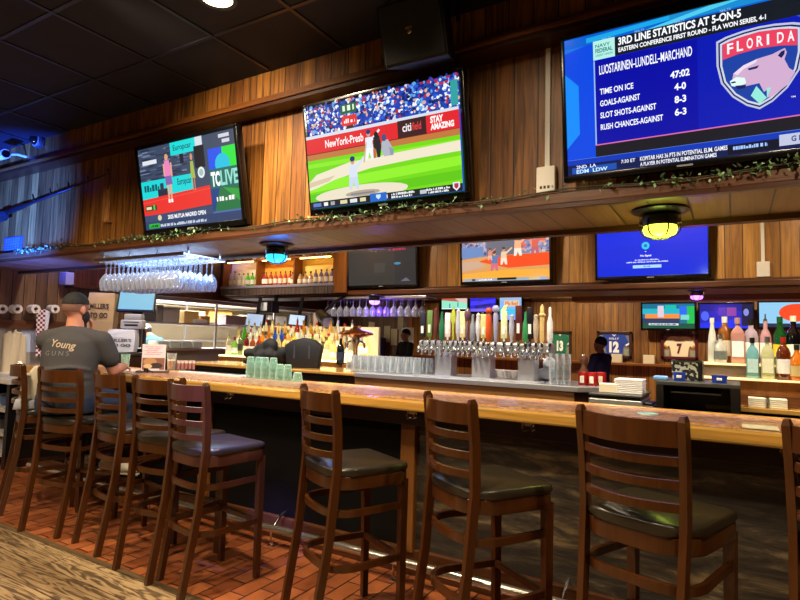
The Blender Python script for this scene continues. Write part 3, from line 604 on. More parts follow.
for k, (l, n) in enumerate((('TIME ON ICE', '47:02'), ('GOALS-AGAINST', '4-0'), ('SLOT SHOTS-AGAINST', '8-3'), ('RUSH CHANCES-AGAINST', '6-3'))):
    v = .40+.085*k; p.text(l, .155, v, .155+.0125*len(l)*1.05, v+.042, '#f2f4fa', .02)
    v -= .022; w_ = .075 if k == 0 else .045; p.text(n, .487-w_/2, v, .487+w_/2, v+.048, '#f6f8fc', .03)
sh = [(.625, .245), (.66, .225), (.72, .21), (.775, .205), (.83, .21), (.89, .225), (.925, .245), (.925, .40), (.91, .52), (.87, .62), (.82, .69), (.775, .725), (.73, .69), (.68, .62), (.64, .52), (.625, .40)]
def sc(pts, k, cu=.775, cv=.46): return [(cu+(u-cu)*k, cv+(v-cv)*k) for u, v in pts]
p.poly(sh, '#b9bfd4').poly(sc(sh, .95), '#101c60').poly(sc(sh, .91), '#c8cddc').poly(sc(sh, .86), '#1c3f9c')
p.poly([(.648, .27), (.70, .25), (.775, .238), (.85, .25), (.902, .27), (.902, .37), (.85, .352), (.775, .342), (.70, .352), (.648, .37)], '#e0405c')
for k, ch in enumerate('FLORIDA'): u = .664+.0345*k; p.text(ch, u, .272-.012*math.sin((k+.5)/7*PI)+.004, u+(.008 if ch == 'I' else .022), .338-.012*math.sin((k+.5)/7*PI)+.004, '#f6f0f2', .02)
p.poly([(.685, .47), (.72, .43), (.77, .405), (.82, .395), (.845, .38), (.862, .372), (.868, .40), (.86, .44), (.875, .50), (.895, .53), (.87, .60), (.82, .655), (.80, .66), (.815, .60), (.79, .62), (.775, .56), (.72, .565), (.69, .55), (.68, .515)], '#c9a6c8')
p.poly([(.685, .47), (.72, .43), (.77, .405), (.765, .425), (.72, .455), (.70, .485)], '#e3d2e4').poly([(.672, .515), (.695, .495), (.725, .51), (.73, .545), (.70, .56), (.678, .548)], '#d7f0ea').poly([(.675, .522), (.69, .52), (.695, .53), (.68, .532)], '#17205a').poly([(.735, .455), (.775, .448), (.768, .465), (.74, .468)], '#17205a').poly([(.69, .55), (.73, .555), (.725, .575), (.70, .575)], '#17205a').poly([(.85, .388), (.862, .384), (.86, .41), (.85, .43), (.838, .41)], '#17205a').poly([(.765, .575), (.80, .66), (.775, .69), (.745, .63)], '#8fe0d0').poly([(.80, .60), (.815, .60), (.80, .66)], '#8fe0d0')
p.text('TM', .88, .675, .895, .685, '#dfe4f0').rect(.13, .795, 1, .803, '#d46aa8').rect(.13, .803, 1, .885, '#191a22').rect(0, .885, 1, .93, '#0c36b0').rect(0, .885, 1, .888, '#5a7ac8')
p.rect(0, .925, 1, 1, '#101c4c').rect(.02, .945, .22, .99, '#1c4ea8').text('2ND  LA', .04, .93, .13, .955, '#e0e8f4').text('EDM  LDW', .04, .962, .18, .99, '#bfe4ff', .03).text('7:30 ET', .24, .93, .30, .955, '#e0e4ec').text('KOPITAR HAS 36 PTS IN POTENTIAL ELIM. GAMES', .32, .925, .66, .955, '#eef0f6', .02).text('A PLAYER IN POTENTIAL ELIMINATION GAMES', .32, .965, .62, .992, '#eef0f6', .02).rect(.66, .93, .84, .99, '#0c1024').scrib(.68, .94, .80, .962, '#9fc0ff').rect(.84, .905, 1, .975, '#b9bfd8').text('G BACKES', .88, .92, .99, .955, '#1c3a7c', .03)
a = at(564.5, 184, Y=2.79)
tv('large television showing blue hockey line statistics, above the bar', (a.x, 2.79, a.z+.005), 1.08, .71, 8, p, bez=.02)
# --- back header: dark set, basketball, no-signal blue, each tilted a little
def back_tv(label, blx, brx, pic, smat=None, h=None, tl=5):
    a, b2 = at(*blx, Y=BACKY-.13), at(*brx, Y=BACKY-.13); w = b2.x-a.x
    return tv(label, (a.x, BACKY-.13, (a.z+b2.z)/2), w, h or w*.58, tl, pic, bez=.024, smat=smat)
p = Pic('#4a4742'); p.rect(0, 0, 1, .25, '#524e46').rect(.7, 0, 1, 1, '#3f3f40').rect(.4, .5, .56, .72, '#55534e')
crowd(p, .3, .13, .55, .24, 40, ['#8a7f5c', '#6e6a52', '#b0a070', '#565248'], .012, .015, 9)
p.scrib(.62, .13, .86, .24, '#e0456a').ell(.74, .53, .05, .03, '#58a8d8').poly([(.78, .93), (.86, .85), (.92, .93)], '#8c8494')  # reflections on the dark screen painted as a dim glowing picture
back_tv('switched-off grey television with a small red script reflected, on the back wall', (347.5, 288.5), (418, 286.5), p, screen_mat('painted_screen_reflection', .6))
p = Pic('#7a83a8')
crowd(p, 0, 0, 1, .5, 260, ['#8a90b8', '#b09cae', '#5a6a9c', '#a0a8c4', '#c08c8c', '#46527c', '#d0b4a8'], .018, .03, 11)
p.rect(0, .30, .26, .5, '#5f86bc').rect(.30, .1, .62, .5, '#6a6a78').poly([(0, .55), (.3, .5), (1, .47), (1, 1), (0, 1)], '#d89a58').poly([(.2, .6), (.42, .5), (1, .48), (1, .72), (.55, .75)], '#ee4c1c').poly([(0, .85), (.5, .78), (1, .8), (1, .95), (0, .95)], '#f0a838').poly([(0, .6), (.2, .58), (.3, .7), (0, .8)], '#c8a48c')
crowd(p, .70, 0, .95, .4, 50, ['#e0684c', '#c8503c', '#a0a0c0', '#e09080'], .02, .04, 12)
for u, v, s, c1, c2 in ((.39, .80, 1.5, '#5a78a8', '#d06c78'), (.50, .68, 1.3, '#e8c49a', '#e8dcc8'), (.66, .52, 1.5, '#f0b080', '#f4e2cc'), (.34, .58, .9, '#d88878', '#e0b0a0'), (.85, .5, 1.4, '#d8604c', '#b86070')): player(p, u, v, s, c1, c2, '#5a3a2c')
p.rect(.02, .945, .98, 1, '#9aa8b4').rect(.42, .94, .64, .985, '#15161a').rect(.78, .95, .90, .99, '#d8b84c').rect(.12, .95, .16, .99, '#2a3040').scrib(.2, .955, .36, .985, '#f4f6f8')
back_tv('television showing a basketball game on an orange court, on the back wall', (461, 286), (552, 281), p)
p = Pic('#0a2ad2'); p.rect(0, .0, 1, .5, '#0b2cd8').ell(.46, .51, .036, .062, '#2fc2e8', 20).ell(.46, .51, .016, .026, '#1c6fb8', 14).poly([(.45, .60), (.47, .60), (.46, .615)], '#e8f0ff').text('No Signal', .41, .655, .51, .695, '#f0f4ff', .03).scrib(.36, .73, .58, .75, '#dbe4ff').scrib(.28, .765, .66, .785, '#dbe4ff').rect(.34, .825, .60, .875, '#a8d4ff').scrib(.44, .838, .50, .86, '#2a5ab0')
back_tv('television with a plain blue no-signal screen, on the back wall', (595.5, 280.5), (711, 277), p, h=.70)
# --- far wall
def far_tv(label, tl, br, pic, name='television'):
    a, b2 = at(*tl, Y=FARY-.2), at(*br, Y=FARY-.2)
    return tv(label, (a.x, FARY-.2, b2.z), b2.x-a.x, a.z-b2.z, 3, pic, bez=.03)
p = Pic('#1a6c8c'); p.rect(0, .2, .72, .42, '#20b0c0').rect(.05, .42, .72, .6, '#f08a3c').rect(0, .6, .72, .8, '#2a3a5c').rect(.3, .08, .42, .55, '#d8c4d8').rect(.44, .05, .66, .2, '#14b8a8').rect(.72, .1, 1, .45, '#2a66e8').rect(.86, .1, 1, .8, '#18b850').rect(.74, .45, .9, .65, '#7ad0c8').rect(0, .8, 1, 1, '#14503c').rect(.12, .8, .7, .88, '#d0dce0')
p.scrib(.16, .815, .66, .865, '#16305a')
far_tv('left television of the three at the far wall, showing the tennis broadcast', (641, 302.5), (696.5, 331), p)
p = Pic('#1c1fb0'); p.rect(0, 0, 1, .3, '#161a8c').poly([(0, .8), (1, .55), (1, 1), (0, 1)], '#1a2ee0').rect(.36, .15, .5, .5, '#4a2a9c').rect(.52, .15, .7, .5, '#8a3a9c').ell(.86, .3, .06, .2, '#7a86e0').ell(.1, .5, .08, .2, '#4a60e8').rect(.8, .0, 1, .9, '#10103c').ell(.88, .35, .05, .15, '#8088d8')
far_tv('middle television of the three at the far wall, showing a dark blue broadcast', (698, 302.5), (755, 331), p)
p = Pic('#8ec6e8'); p.rect(.7, 0, 1, 1, '#a8d4f0').ell(.55, .42, .26, .36, '#f0481c', 24).rect(0, .86, 1, 1, '#16284c').rect(.62, .84, 1, .93, '#d8302c')
far_tv('right television of the three at the far wall, orange disc on pale blue', (757, 301), (832, 330), p)
p = Pic('#8fe0c0'); p.poly([(0, 0), (.5, 0), (.7, .35), (0, .2)], '#b8584c').poly([(.5, 0), (1, 0), (1, .5), (.7, .35)], '#d8b8b0').rect(.3, .5, .34, .9, '#4a6a9c').rect(.62, .4, .66, .8, '#4a6a9c').rect(0, .92, 1, 1, '#d8e8f0')
far_tv('far television with a pale green picture, behind the left tap handles', (441, 297), (468.5, 311), p)
p = Pic('#2018c8'); p.poly([(0, .3), (1, .15), (1, .4), (0, .6)], '#3a34f0').poly([(.2, .6), (.8, .45), (.9, .6), (.2, .8)], '#140c70').rect(.0, .8, 1, 1, '#6a58e0').rect(.3, .1, .5, .3, '#2a24a0')
far_tv('far television with a violet blue picture, behind the middle tap handles', (469.5, 296), (497, 313.5), p)
p = Pic('#7fb0f0'); p.rect(0, 0, 1, .22, '#9ab4d8').rect(.2, .2, .9, .45, '#d8c8a8').poly([(0, .5), (1, .6), (1, .8), (0, .75)], '#3cc0e8').rect(0, .8, 1, 1, '#8aa0f0').scrib(.25, .24, .85, .4, '#e07a4c')
far_tv('far television with a pale sky blue picture, behind the brown plank handle', (499, 294.5), (523, 322), p)
# ================================================================== ON AND AROUND THE HEADER
# fishing rod on the upper wall
a, b2 = at(3, 214, Y=2.86), at(110, 173, Y=2.86)
d = (b2-a); L_ = d.length; ang = math.atan2(d.z, d.x)
rod = thing('fishing_rod', 'dark fishing rod mounted slantwise on the blue-lit planks of the header', 'fishing rod', (a.x, 2.86, a.z), rot=(0, -ang, 0))
MB().tube([(0, 0, 0), (.35, 0, 0), (.5, 0, 0), (L_, 0, 0)], [.028, .026, .016, .005], 10).build('rod_blank', mat('dark_graphite', '#121216', .35), rod, True)
MB().tube([(-.35, 0, .0), (-.1, 0, 0), (0, 0, 0)], [.03, .034, .028], 10).build('grip', mat('worn_cork', '#5a4634', .7), rod, True)
for i in range(5):
    x = .62+i*.31; r = .034-.005*i
    MB().tube([(x+r*math.cos(q*PI/6)*.35, r*math.sin(q*PI/6)*.1-.012, .012+r*(1-math.cos(q*PI/6))) for q in range(12)]+[(x+r*.35, -.012, .012)], .005, 6).build('line_guide', M_BLACK, rod, True)
MB().tube([(-.02, -.04, -.05), (.10, -.04, -.05)], .05, 14).box(.02, .06, -.05, .0, -.05, 0).build('reel', mat('reel_grey', '#3a3c44', .3, .6), rod, 'auto')
MB().tube([(-.03, -.06, -.05), (-.06, -.09, -.09)], .008, 8).ball((-.065, -.1, -.1), .016, seg=8).build('reel_handle', M_CHROME, rod, 'auto')
c = at(106, 204, Y=2.89)
blk = MB(); rg = random.Random(4)
for k in range(4): blk.prism([(-.05+.028*k, -.14-rg.random()*.03), (-.05+.028*k+.03, -.15-rg.random()*.02), (-.05+.028*k+.026, .13+rg.random()*.05), (-.05+.028*k+.004, .12+rg.random()*.05)], 0, .035+.02*rg.random(), M=Matrix.Rotation(PI/2, 4, 'X'), bevel=.003)
tag(blk.build('driftwood_piece', wood('driftwood', '#d89a54', '#9a6430', 'x', 'z', None, rough=.5), loc=(c.x, 2.924, c.z)), 'rough split piece of wood hung on the header planks left of the tennis television', 'wooden piece')
a, b2 = at(4, 238, Y=2.9), at(20, 251, Y=2.9)
p = Pic('#3c4a86'); rgn = random.Random(2)
for i in range(5):
    for j in range(6): p.rect(.06+j*.15, .07+i*.18, .06+j*.15+.06+.07*rgn.random(), .07+i*.18+.10, '#5f6cae')
pl = thing('wall_plaque', 'small square plaque with pale marks on the blue-lit header planks', 'plaque', (a.x, 2.905, b2.z))
MB().box(0, b2.x-a.x, .0, .014, 0, a.z-b2.z, .003).build('backing', mat('plaque_blue_grey', '#4a5488', .5), pl)
p.build('face', b2.x-a.x-.01, a.z-b2.z-.01, PRN, pl, -.0012, x0=.005, z0=.005)
# dome camera and bullet camera on the upper band
c = at(33, 139, Y=2.74)
dc = thing('dome_camera', 'small dome security camera on the upper plank band at far left', 'security camera', (c.x, 2.81, c.z))
MB().lathe([(0, 0), (.075, 0), (.075, .03), (.06, .045), (0, .045)], 18, Matrix.Rotation(PI/2, 4, 'X')).build('base', mat('camera_grey', '#3a3a3e', .4), dc, 'auto')
MB().ball((0, -.05, 0), (.052, .05, .052)).build('dome', mat('smoked_dome', '#15151a', .08), dc, True)
MB().lathe([(.052, .044), (.064, .044), (.064, .052), (.052, .052)], 18, Matrix.Rotation(PI/2, 4, 'X')).build('ring', mat('camera_ring', '#9a9a98', .35), dc, 'auto')
c = at(5, 156, Y=2.62)
bc = thing('bullet_camera', 'white bullet security camera at the far left edge under the ceiling', 'security camera', (c.x, 2.62, c.z))
MB().tube([(-.11, .0, .02), (.08, -.03, -.0)], .045, 16).build('housing', M_WHITE, bc, 'auto')
MB().tube([(.08, -.03, 0), (.086, -.031, 0)], .036, 16).build('lens', M_BLACK, bc, 'auto')
MB().tube([(-.03, .01, .03), (-.03, .12, .06), (-.03, .20, .06)], .015, 8).build('bracket', M_WHITE, bc, 'auto')
# hanging loudspeaker
spk = thing('loudspeaker', 'black loudspeaker hanging tilted below the ceiling above the baseball television', 'loudspeaker', at(420, 31, Y=2.50), rot=(rad(20), 0, rad(2)))
MB().prism([(-.185, -.10), (.185, -.10), (.13, .13), (-.13, .13)], -.165, .15, bevel=.012).build('cabinet', mat('speaker_black', '#0c0c0e', .5), spk, 'auto')
MB().box(-.175, .175, -.112, -.098, -.155, .14, .01).build('grille', mat('grille_black', '#101013', .7, bump=.5, nscale=400), spk)
MB().box(-.03, .01, -.1145, -.112, .0, .012).ball((-.01, -.113, -.012), (.014, .002, .012), seg=10).build('badge', M_CHROME, spk)
MB().tube([(-.15, .02, .0), (-.19, .02, .0)], .008, 6).tube([(-.21, .02, 0), (-.21, .07, .2), (.21, .07, .2), (.21, .02, 0)], .012, 8).tube([(0, .07, .2), (0, .13, .46)], .014, 8).build('yoke', mat('yoke_dark', '#1c1c20', .4, .6), spk, 'auto')
# cable raceways
a, b2 = at(548.5, 42, Y=2.91), at(547, 168, Y=2.91)
rw = thing('cable_raceway', 'white cable raceway with outlet box on the header, left of the hockey television', 'cable raceway', (a.x, 2.92, b2.z))
MB().box(-.014, .014, -.016, 0, 0, a.z-b2.z, .003).build('channel', mat('raceway_white', '#d8d2c6', .5), rw)
MB().box(-.05, .05, -.045, 0, -.14, .0, .006).build('outlet_box', mat('raceway_white', '#d8d2c6', .5), rw)
for k in (-.03, -.01, .01): MB().box(k, k+.012, -.047, -.044, -.12, -.105).build('slot', M_BLACK, rw)
a, b2 = at(762.5, 200, Y=BACKY-.01), at(763, 262, Y=BACKY-.01)
rw = thing('cable_raceway', 'white cable raceway with outlet box on the back planks right of the blue television', 'cable raceway', (b2.x, BACKY, b2.z))
MB().box(-.016, .016, -.016, 0, 0, a.z-b2.z, .003).build('channel', mat('raceway_white', '#d8d2c6', .5), rw)
MB().box(-.055, .055, -.05, 0, -.15, .0, .006).build('outlet_box', mat('raceway_white', '#d8d2c6', .5), rw)
# leaf garland along the fascia: nobody could count its leaves
g = bmesh.new(); rg = random.Random(5); x = -6.1
cols = []
def leaf(bm, c, s, e):
    M = Matrix.Translation(c) @ e.to_matrix().to_4x4()
    q = [M @ Vector(v) for v in ((0, 0, 0), (.4*s, .28*s, .04*s), (s, 0, 0), (.4*s, -.28*s, .04*s))]
    vs = [bm.verts.new(v) for v in q]; bm.faces.new((vs[0], vs[1], vs[2])); bm.faces.new((vs[0], vs[2], vs[3]))
while x < 2.1:
    z = 2.160+.010*math.sin(x*7)
    dens = .48+.4*math.sin(x*3.1+1)
    for k in range(3):
        if rg.random() < dens: leaf(g, Vector((x+rg.uniform(-.02, .02), 2.776+rg.uniform(-.012, .012), z+rg.uniform(-.022, .02))), rg.uniform(.016, .036), Euler((rg.uniform(-1, 1), rg.uniform(-1.2, 1.2), rg.uniform(-3.1, 3.1))))
    x += .013
me = bpy.data.meshes.new('leaf_garland'); g.to_mesh(me); g.free()
gm, nt, b = newmat('ivy_leaves'); oi = N(nt, 'ShaderNodeNewGeometry'); rp = N(nt, 'ShaderNodeValToRGB'); rp.color_ramp.elements[0].color = (*lin('#1c3a24'), 1); rp.color_ramp.elements[1].color = (*lin('#93bd86'), 1)
nt.links.new(oi.outputs['Random Per Island'], rp.inputs[0]); nt.links.new(rp.outputs[0], b.inputs['Base Color']); b.inputs['Roughness'].default_value = .4
gl = tag(link('leaf_garland', me, gm), 'thin green ivy garland running along the bottom edge of the bar header', 'garland')
cu = MB().tube([(x_/10, 2.785, 2.160+.010*math.sin(x_/10*7)) for x_ in range(-61, 22)], .004, 5)
cu.build('vine', mat('vine_green', '#22301c', .6), gl, True)
# ------------------------------------------------------------------ caged jelly-jar lamps
def jar_lamp(label, loc, col, hot, s=1.0, watts=6, lcol=None):
    t = thing('caged_lamp', label, 'lamp', loc, group='caged bar lamps')
    MB().lathe([(0, 0), (.15*s, 0), (.155*s, -.012*s), (.12*s, -.03*s), (0, -.03*s)], 24).build('canopy', mat('lamp_canopy', '#23262a', .35, .6), t, 'auto')
    MB().lathe([(0, -.03*s), (.085*s, -.03*s), (.098*s, -.045*s), (.098*s, -.085*s), (.09*s, -.10*s), (0, -.10*s)], 24).build('collar', mat('lamp_collar', '#3a3f44', .35, .7), t, 'auto')
    MB().lathe([(.088*s, -.095*s), (.094*s, -.12*s), (.084*s, -.145*s), (.05*s, -.160*s), (0, -.165*s)], 24).build('glass', mat('lit_glass_'+col[1:], col, .3, emit=col, es=hot), t, True)
    for k in range(6):
        a = k*PI/3
        MB().tube([(math.cos(a)*r*s, math.sin(a)*r*s, z*s) for r, z in ((.105, -.06), (.108, -.10), (.104, -.13), (.085, -.155), (.045, -.170), (0, -.174))], .0045*s, 6).build('cage_wire', M_BLACK, t, True)
    for sx in (-1, 1): MB().box(sx*.10*s-.012, sx*.10*s+.012, -.012, .012, -.09*s, -.03*s, .003).build('clamp', M_CHROME, t)
    L = bpy.data.lights.new('bulb', 'POINT'); L.energy = watts; L.color = lin(lcol or col); L.shadow_soft_size = .07*s
    o = bpy.data.objects.new('bulb', L); C.objects.link(o); o.location = (loc[0], loc[1], loc[2]-.26*s)
jar_lamp('caged lamp glowing yellow-green under the bar header, by the hockey television', (-.315, 3.06, 2.085), '#e6f03c', 4.0, .86, 7, '#d8f060')
jar_lamp('caged lamp glowing cyan blue under the bar header, left of centre', (-2.93, 3.10, 2.085), '#2cc0f4', 2.2, .84, 7, '#3c80ff')
c1, c2 = at(433, 299, Y=6.7), at(698, 290, Y=6.75)
jar_lamp('caged lamp glowing violet under the back header, above the tap handles', (-4.15, 6.3, 1.985), '#c08cff', 2.5, .8, 5, '#8a50ff')
jar_lamp('caged lamp glowing purple under the back header, above the far televisions', (c2.x, 6.5, 1.985), '#b060ff', 5, .62, 5, '#9040ff')
# recessed ceiling can
cn = at(217, -3, Z=CEIL)
rc = thing('recessed_light', 'round recessed ceiling light glowing warm white in the black ceiling', 'ceiling light', (cn.x, cn.y, CEIL-.006))
MB().lathe([(.085, 0), (.105, 0), (.11, -.006), (.085, -.004)], 28).build('trim_ring', mat('dark_ring', '#3a362f', .4), rc, 'auto')
MB().lathe([(0, .004), (.086, .004), (.086, -.002), (0, -.002)], 28).build('lens', mat('warm_lens', '#fff0cc', .4, emit='#ffe9b8', es=9), rc, 'auto')
# ------------------------------------------------------------------ hanging glass racks
def wine_prof(s=1.0):    # hanging upside down: foot at z = 0, bowl below
    return [(.034*s, 0), (.033*s, -.004*s), (.006*s, -.010*s), (.004*s, -.04*s), (.004*s, -.085*s), (.022*s, -.105*s), (.037*s, -.135*s), (.038*s, -.165*s), (.030*s, -.205*s), (.0285*s, -.205*s), (.036*s, -.165*s), (.035*s, -.138*s), (.018*s, -.108*s), (0, -.10*s)]
def rack(label, x0, x1, ys, z, zt):
    t = thing('glass_rack', label, 'glass rack', ((x0+x1)/2, 0, z), group='hanging glass racks')
    w = (x1-x0)/2+.08
    for y in ys:
        for dy in (-.03, .03): MB().box(-w, w, y+dy-.004, y+dy+.004, -.004, .010).build('rail', M_CHROME, t)
    for sx in (-1, -.33, .33, 1): MB().box(sx*(w-.03)-.012, sx*(w-.03)+.012, ys[0]-.05, ys[-1]+.05, .010, .022).box(sx*(w-.03)-.006, sx*(w-.03)+.006, ys[0]-.006, ys[0]+.006, .02, zt-z).box(sx*(w-.03)-.006, sx*(w-.03)+.006, ys[-1]-.006, ys[-1]+.006, .02, zt-z).build('hanger', M_STEEL, t)
    MB().box(-w, w, ys[0]-.07, ys[0]-.05, .0, .03, .004).build('front_rail', M_STEEL, t)
    return t
xa, xb = at(108, 275, Y=3.0).x, at(205, 275, Y=3.2).x
ys = [2.98, 3.09, 3.20, 3.31]
rack('steel glass rack under the left end of the bar header', xa, xb, ys, 2.02, 2.086)
sp = [(xa+(xb-xa)*(i+.3*(j % 2))/16, y, 2.028) for j, y in enumerate(ys) for i in range(16)]
GLB = thin_glass('clear_stemware', '#e6eefc', .22, .06)
place_glasses('hanging_wine_glass', 'stemmed wine glass hanging upside down under the left end of the bar header', 'wine glass', 'wine glasses in the front rack', wine_prof(1.28), sp, GLB, 12)
xa, xb = at(334, 300, Y=6.6).x, at(428, 300, Y=6.6).x
ys = [6.46, 6.58, 6.70]
rack('steel glass rack hanging under the back header, left of the taps', xa, xb, ys, 1.945, 1.985)
sp = [(xa+(xb-xa)*(i+.3*(j % 2))/14, y, 1.953) for j, y in enumerate(ys) for i in range(14)]
place_glasses('hanging_wine_glass', 'stemmed wine glass hanging upside down in the rack under the back header', 'wine glass', 'wine glasses in the back rack', wine_prof(1.2), sp, GLB, 10)
# ================================================================== BOTTLES
M_LAB = mat('cream_paper_label', '#efe7d2', .6, noise=.25, nscale=90)
M_LABW = mat('white_paper_label', '#f4f2ee', .6, noise=.15, nscale=90)
M_CAPB = mat('black_cap', '#141416', .35); M_CAPG = mat('gold_cap', '#b8913a', .3, .8); M_CAPR = mat('red_cap', '#a0201c', .35); M_CAPS = mat('silver_pourer', '#c8cad0', .2, .9)
def liquor(c, trans=.35): return mat('liquor_'+c[1:], c, .08, spec=.6, trans=trans, coat=.4)
SHAPES = {   # outline, label z0 z1
 'round': ([(0, 0), (.036, 0), (.039, .006), (.039, .165), (.030, .195), (.014, .215), (.013, .262), (0, .262)], .04, .13),
 'tall':  ([(0, 0), (.032, 0), (.034, .006), (.034, .195), (.024, .225), (.013, .245), (.0125, .300), (0, .300)], .06, .15),
 'squat': ([(0, 0), (.044, 0), (.047, .008), (.049, .10), (.044, .14), (.020, .175), (.015, .19), (.015, .235), (0, .235)], .03, .10),
 'wine':  ([(0, 0), (.034, 0), (.037, .006), (.037, .17), (.033, .20), (.016, .235), (.0145, .30), (0, .30)], .05, .13),
 'slim':  ([(0, 0), (.028, 0), (.030, .006), (.028, .14), (.022, .20), (.013, .25), (.012, .31), (0, .31)], .05, .13)}
def bottle(label, cat, group, shape, col, lab=None, cap=None, loc=(0, 0, 0), rz=0, s=1.0, square=False, trans=.35, seg=14, pourer=False):
    pr, l0, l1 = SHAPES[shape]; t = thing('liquor_bottle', label, cat, loc, rz, group)
    pr = [(r*s, z*s) for r, z in pr]
    if square:
        mb = MB(); mb.lathe([(r*1.30 if z < .2*s else r, z) for r, z in pr], 4, Matrix.Rotation(PI/4, 4, 'Z'))
        bmesh.ops.bevel(mb.bm, geom=mb.bm.edges[:], offset=.005*s, segments=2, affect='EDGES')
        mb.build('body', liquor(col, trans), t, 'auto')
    else: MB().lathe(pr, seg).build('body', liquor(col, trans), t, 'auto')
    R = max(r for r, z in pr)
    top = pr[-1][1]; nr = pr[-2][0]
    if lab is not None:
        if square: MB().box(-R*.75, R*.75, -R*.93, -R*.905, l0*s, l1*s).build('label', lab, t)
        else: MB().lathe([(R+.0006, l0*s), (R+.0012, l0*s), (R+.0012, l1*s), (R+.0006, l1*s)], seg).build('label', lab, t, 'auto')
    if pourer: MB().lathe([(nr*.9, top), (nr*.9, top+.012*s), (.005*s, top+.018*s), (.004*s, top+.05*s), (0, top+.05*s)], 8).build('pourer', M_CAPS, t, 'auto')
    else: MB().lathe([(nr+.002, top-.03*s), (nr+.002, top+.006*s), (0, top+.006*s)], 10).build('cap', cap or M_CAPB, t, 'auto')
    return t
# ------------------------------------------------------------------ glazed cabinet of bottles at the left end of the back header
cx0, cx1 = -7.12, at(334, 270, Y=6.28).x
cab = thing('bottle_cabinet', 'wooden wall cabinet of three lit bays full of bottles, left of the grey television', 'cabinet', ((cx0+cx1)/2, 6.5, 2.05))
W_CAB = wood('cabinet_wood', '#9a5f2a', '#74431a', 'x', 'z', None, rough=.4, grain=.7)
w = (cx1-cx0)/2
sh0, sh1 = .12, .53
MB().box(-w, w, -.20, 0, 0, .06).box(-w, w, -.20, 0, sh0-.05, sh0).box(-w, w, -.02, 0, 0, .95).box(-w, -w+.03, -.20, 0, 0, .95).box(w-.03, w, -.20, 0, 0, .95).box(-w, w, -.20, 0, .93, .95).build('carcass', W_CAB, cab)
MB().box(-w, w, -.22, -.20, -.03, .075, .004).build('valance', wood('cabinet_valance', '#7b6a64', '#54423c', 'x', 'z', .02, 12, .003, rough=.5), cab)['label'] = 'ribbed grey-brown lower board'
MB().box(-w, w, -.23, -.19, .08, .118, .004).build('front_lip', mat('lilac_grey_lip', '#8f8aa0', .45), cab)
MB().box(w-.03, w+.20, -.205, -.17, -.02, .95).build('side_board', W_CAB, cab)
for x in (-w/3, w/3): MB().box(x-.012, x+.012, -.20, -.02, sh0, .93).build('divider', W_CAB, cab)
MB().box(-w+.03, w-.03, -.20, -.02, sh1-.02, sh1).build('shelf', W_CAB, cab)
for k in (-1, 0, 1): MB().box(k*2*w/3-.28, k*2*w/3+.28, -.185, -.17, sh1-.034, sh1-.022).build('strip_light', mat('amber_strip_light', '#ffd890', .4, emit='#ffc060', es=16), cab)
for k, c in ((-1, '#ece8d2'), (0, '#e09a3c'), (1, '#e2c468')): MB().box(k*2*w/3-w/3+.015, k*2*w/3+w/3-.015, -.028, -.02, sh0, sh1-.02).build('bay_glow_backing', mat('bay_glow_backing_'+c[1:], c, .5), cab)  # glow of each lit bay painted into its backing colour
CABB = [('slim', '#cdd9dc', 2, 'tall clear'), ('round', '#e6efe8', 2, 'clear white-capped'), ('round', '#4fc81e', 3, 'bright green'), ('round', '#a02a28', 3, 'dark red'), ('round', '#c8584a', 3, 'pale red'), ('round', '#c23a24', 1, 'red'), ('squat', '#c9a07a', 4, 'tan-labelled'), ('round', '#8a80b8', 4, 'violet-labelled')]
row = [x for x in CABB for _ in range(x[2])]
cnt = {}
for i, (shp, c, n, nm) in enumerate(row):
    u = -w+.11+(2*w-.22)*i/(len(row)-1)
    for dv in (-w/3, w/3):
        if abs(u-dv) < .055: u += .05 if u > dv else -.05
    cnt[nm] = cnt.get(nm, 0)+1
    bottle('%s bottle in the lit wall cabinet, %s from the left on the lower shelf' % (nm, ORD[i]), 'bottle', 'bottles in the wall cabinet', shp, c, M_LABW if i % 3 else M_LAB, M_CAPB if i % 2 else M_CAPS, ((cx0+cx1)/2+u, 6.5-.12, 2.05+sh0), 0, .80, trans=.15, seg=10)
for i in range(13):
    u = -w+.12+(2*w-.24)*i/12
    c, nm = (('#d8b0a8', 'pinkish'), ('#c8c0d8', 'pale lilac'), ('#b0442c', 'red-brown'), ('#e0d2b0', 'cream'))[(i*7) % 4]
    bottle('%s bottle on the cabinet upper shelf, %s from the left' % (nm, ORD[i]), 'bottle', 'bottles on the cabinet upper shelf', 'round', c, M_LABW, M_CAPB, ((cx0+cx1)/2+u, 6.5-.12, 2.05+sh1), 0, .85, trans=.15, seg=10)
# ------------------------------------------------------------------ the stepped liquor display behind the left end of the island
lx0, lx1 = at(222, 352, Y=5.45).x, at(345, 352, Y=5.45).x
LZ = 1.125
ld = thing('liquor_display', 'wooden stepped back-bar stand with three lit tiers of liquor bottles', 'bottle display', ((lx0+lx1)/2, 5.4, 0))
w = (lx1-lx0)/2
MB().box(-w, w, .0, .75, 0, LZ-.02).build('cabinet', W_CAB, ld)
M_LIT = mat('lit_acrylic_step', '#fff2c8', .4, emit='#ffe9a8', es=2.2)
TZ = [LZ, LZ+.085, LZ+.17]; TY = [.04, .22, .40]
for k in range(3):
    MB().box(-w, w, TY[k]-.05, TY[k]+.13, (LZ-.02 if k == 0 else TZ[k-1]), TZ[k], .004).build('lit_step', M_LIT, ld)
MB().box(-w+.1, w+.10, .62, .66, LZ, LZ+.42).build('back_panel', mat('lit_cream_backing', '#f2e6c0', .5), ld)
LC = [('#f2ecc8', 'pale straw'), ('#e8c060', 'pale amber'), ('#f4f0dc', 'cream'), ('#f6e48c', 'pale yellow'), ('#eff4ec', 'clear'), ('#f0e4a8', 'light honey'), ('#e8eef0', 'frosted clear')]
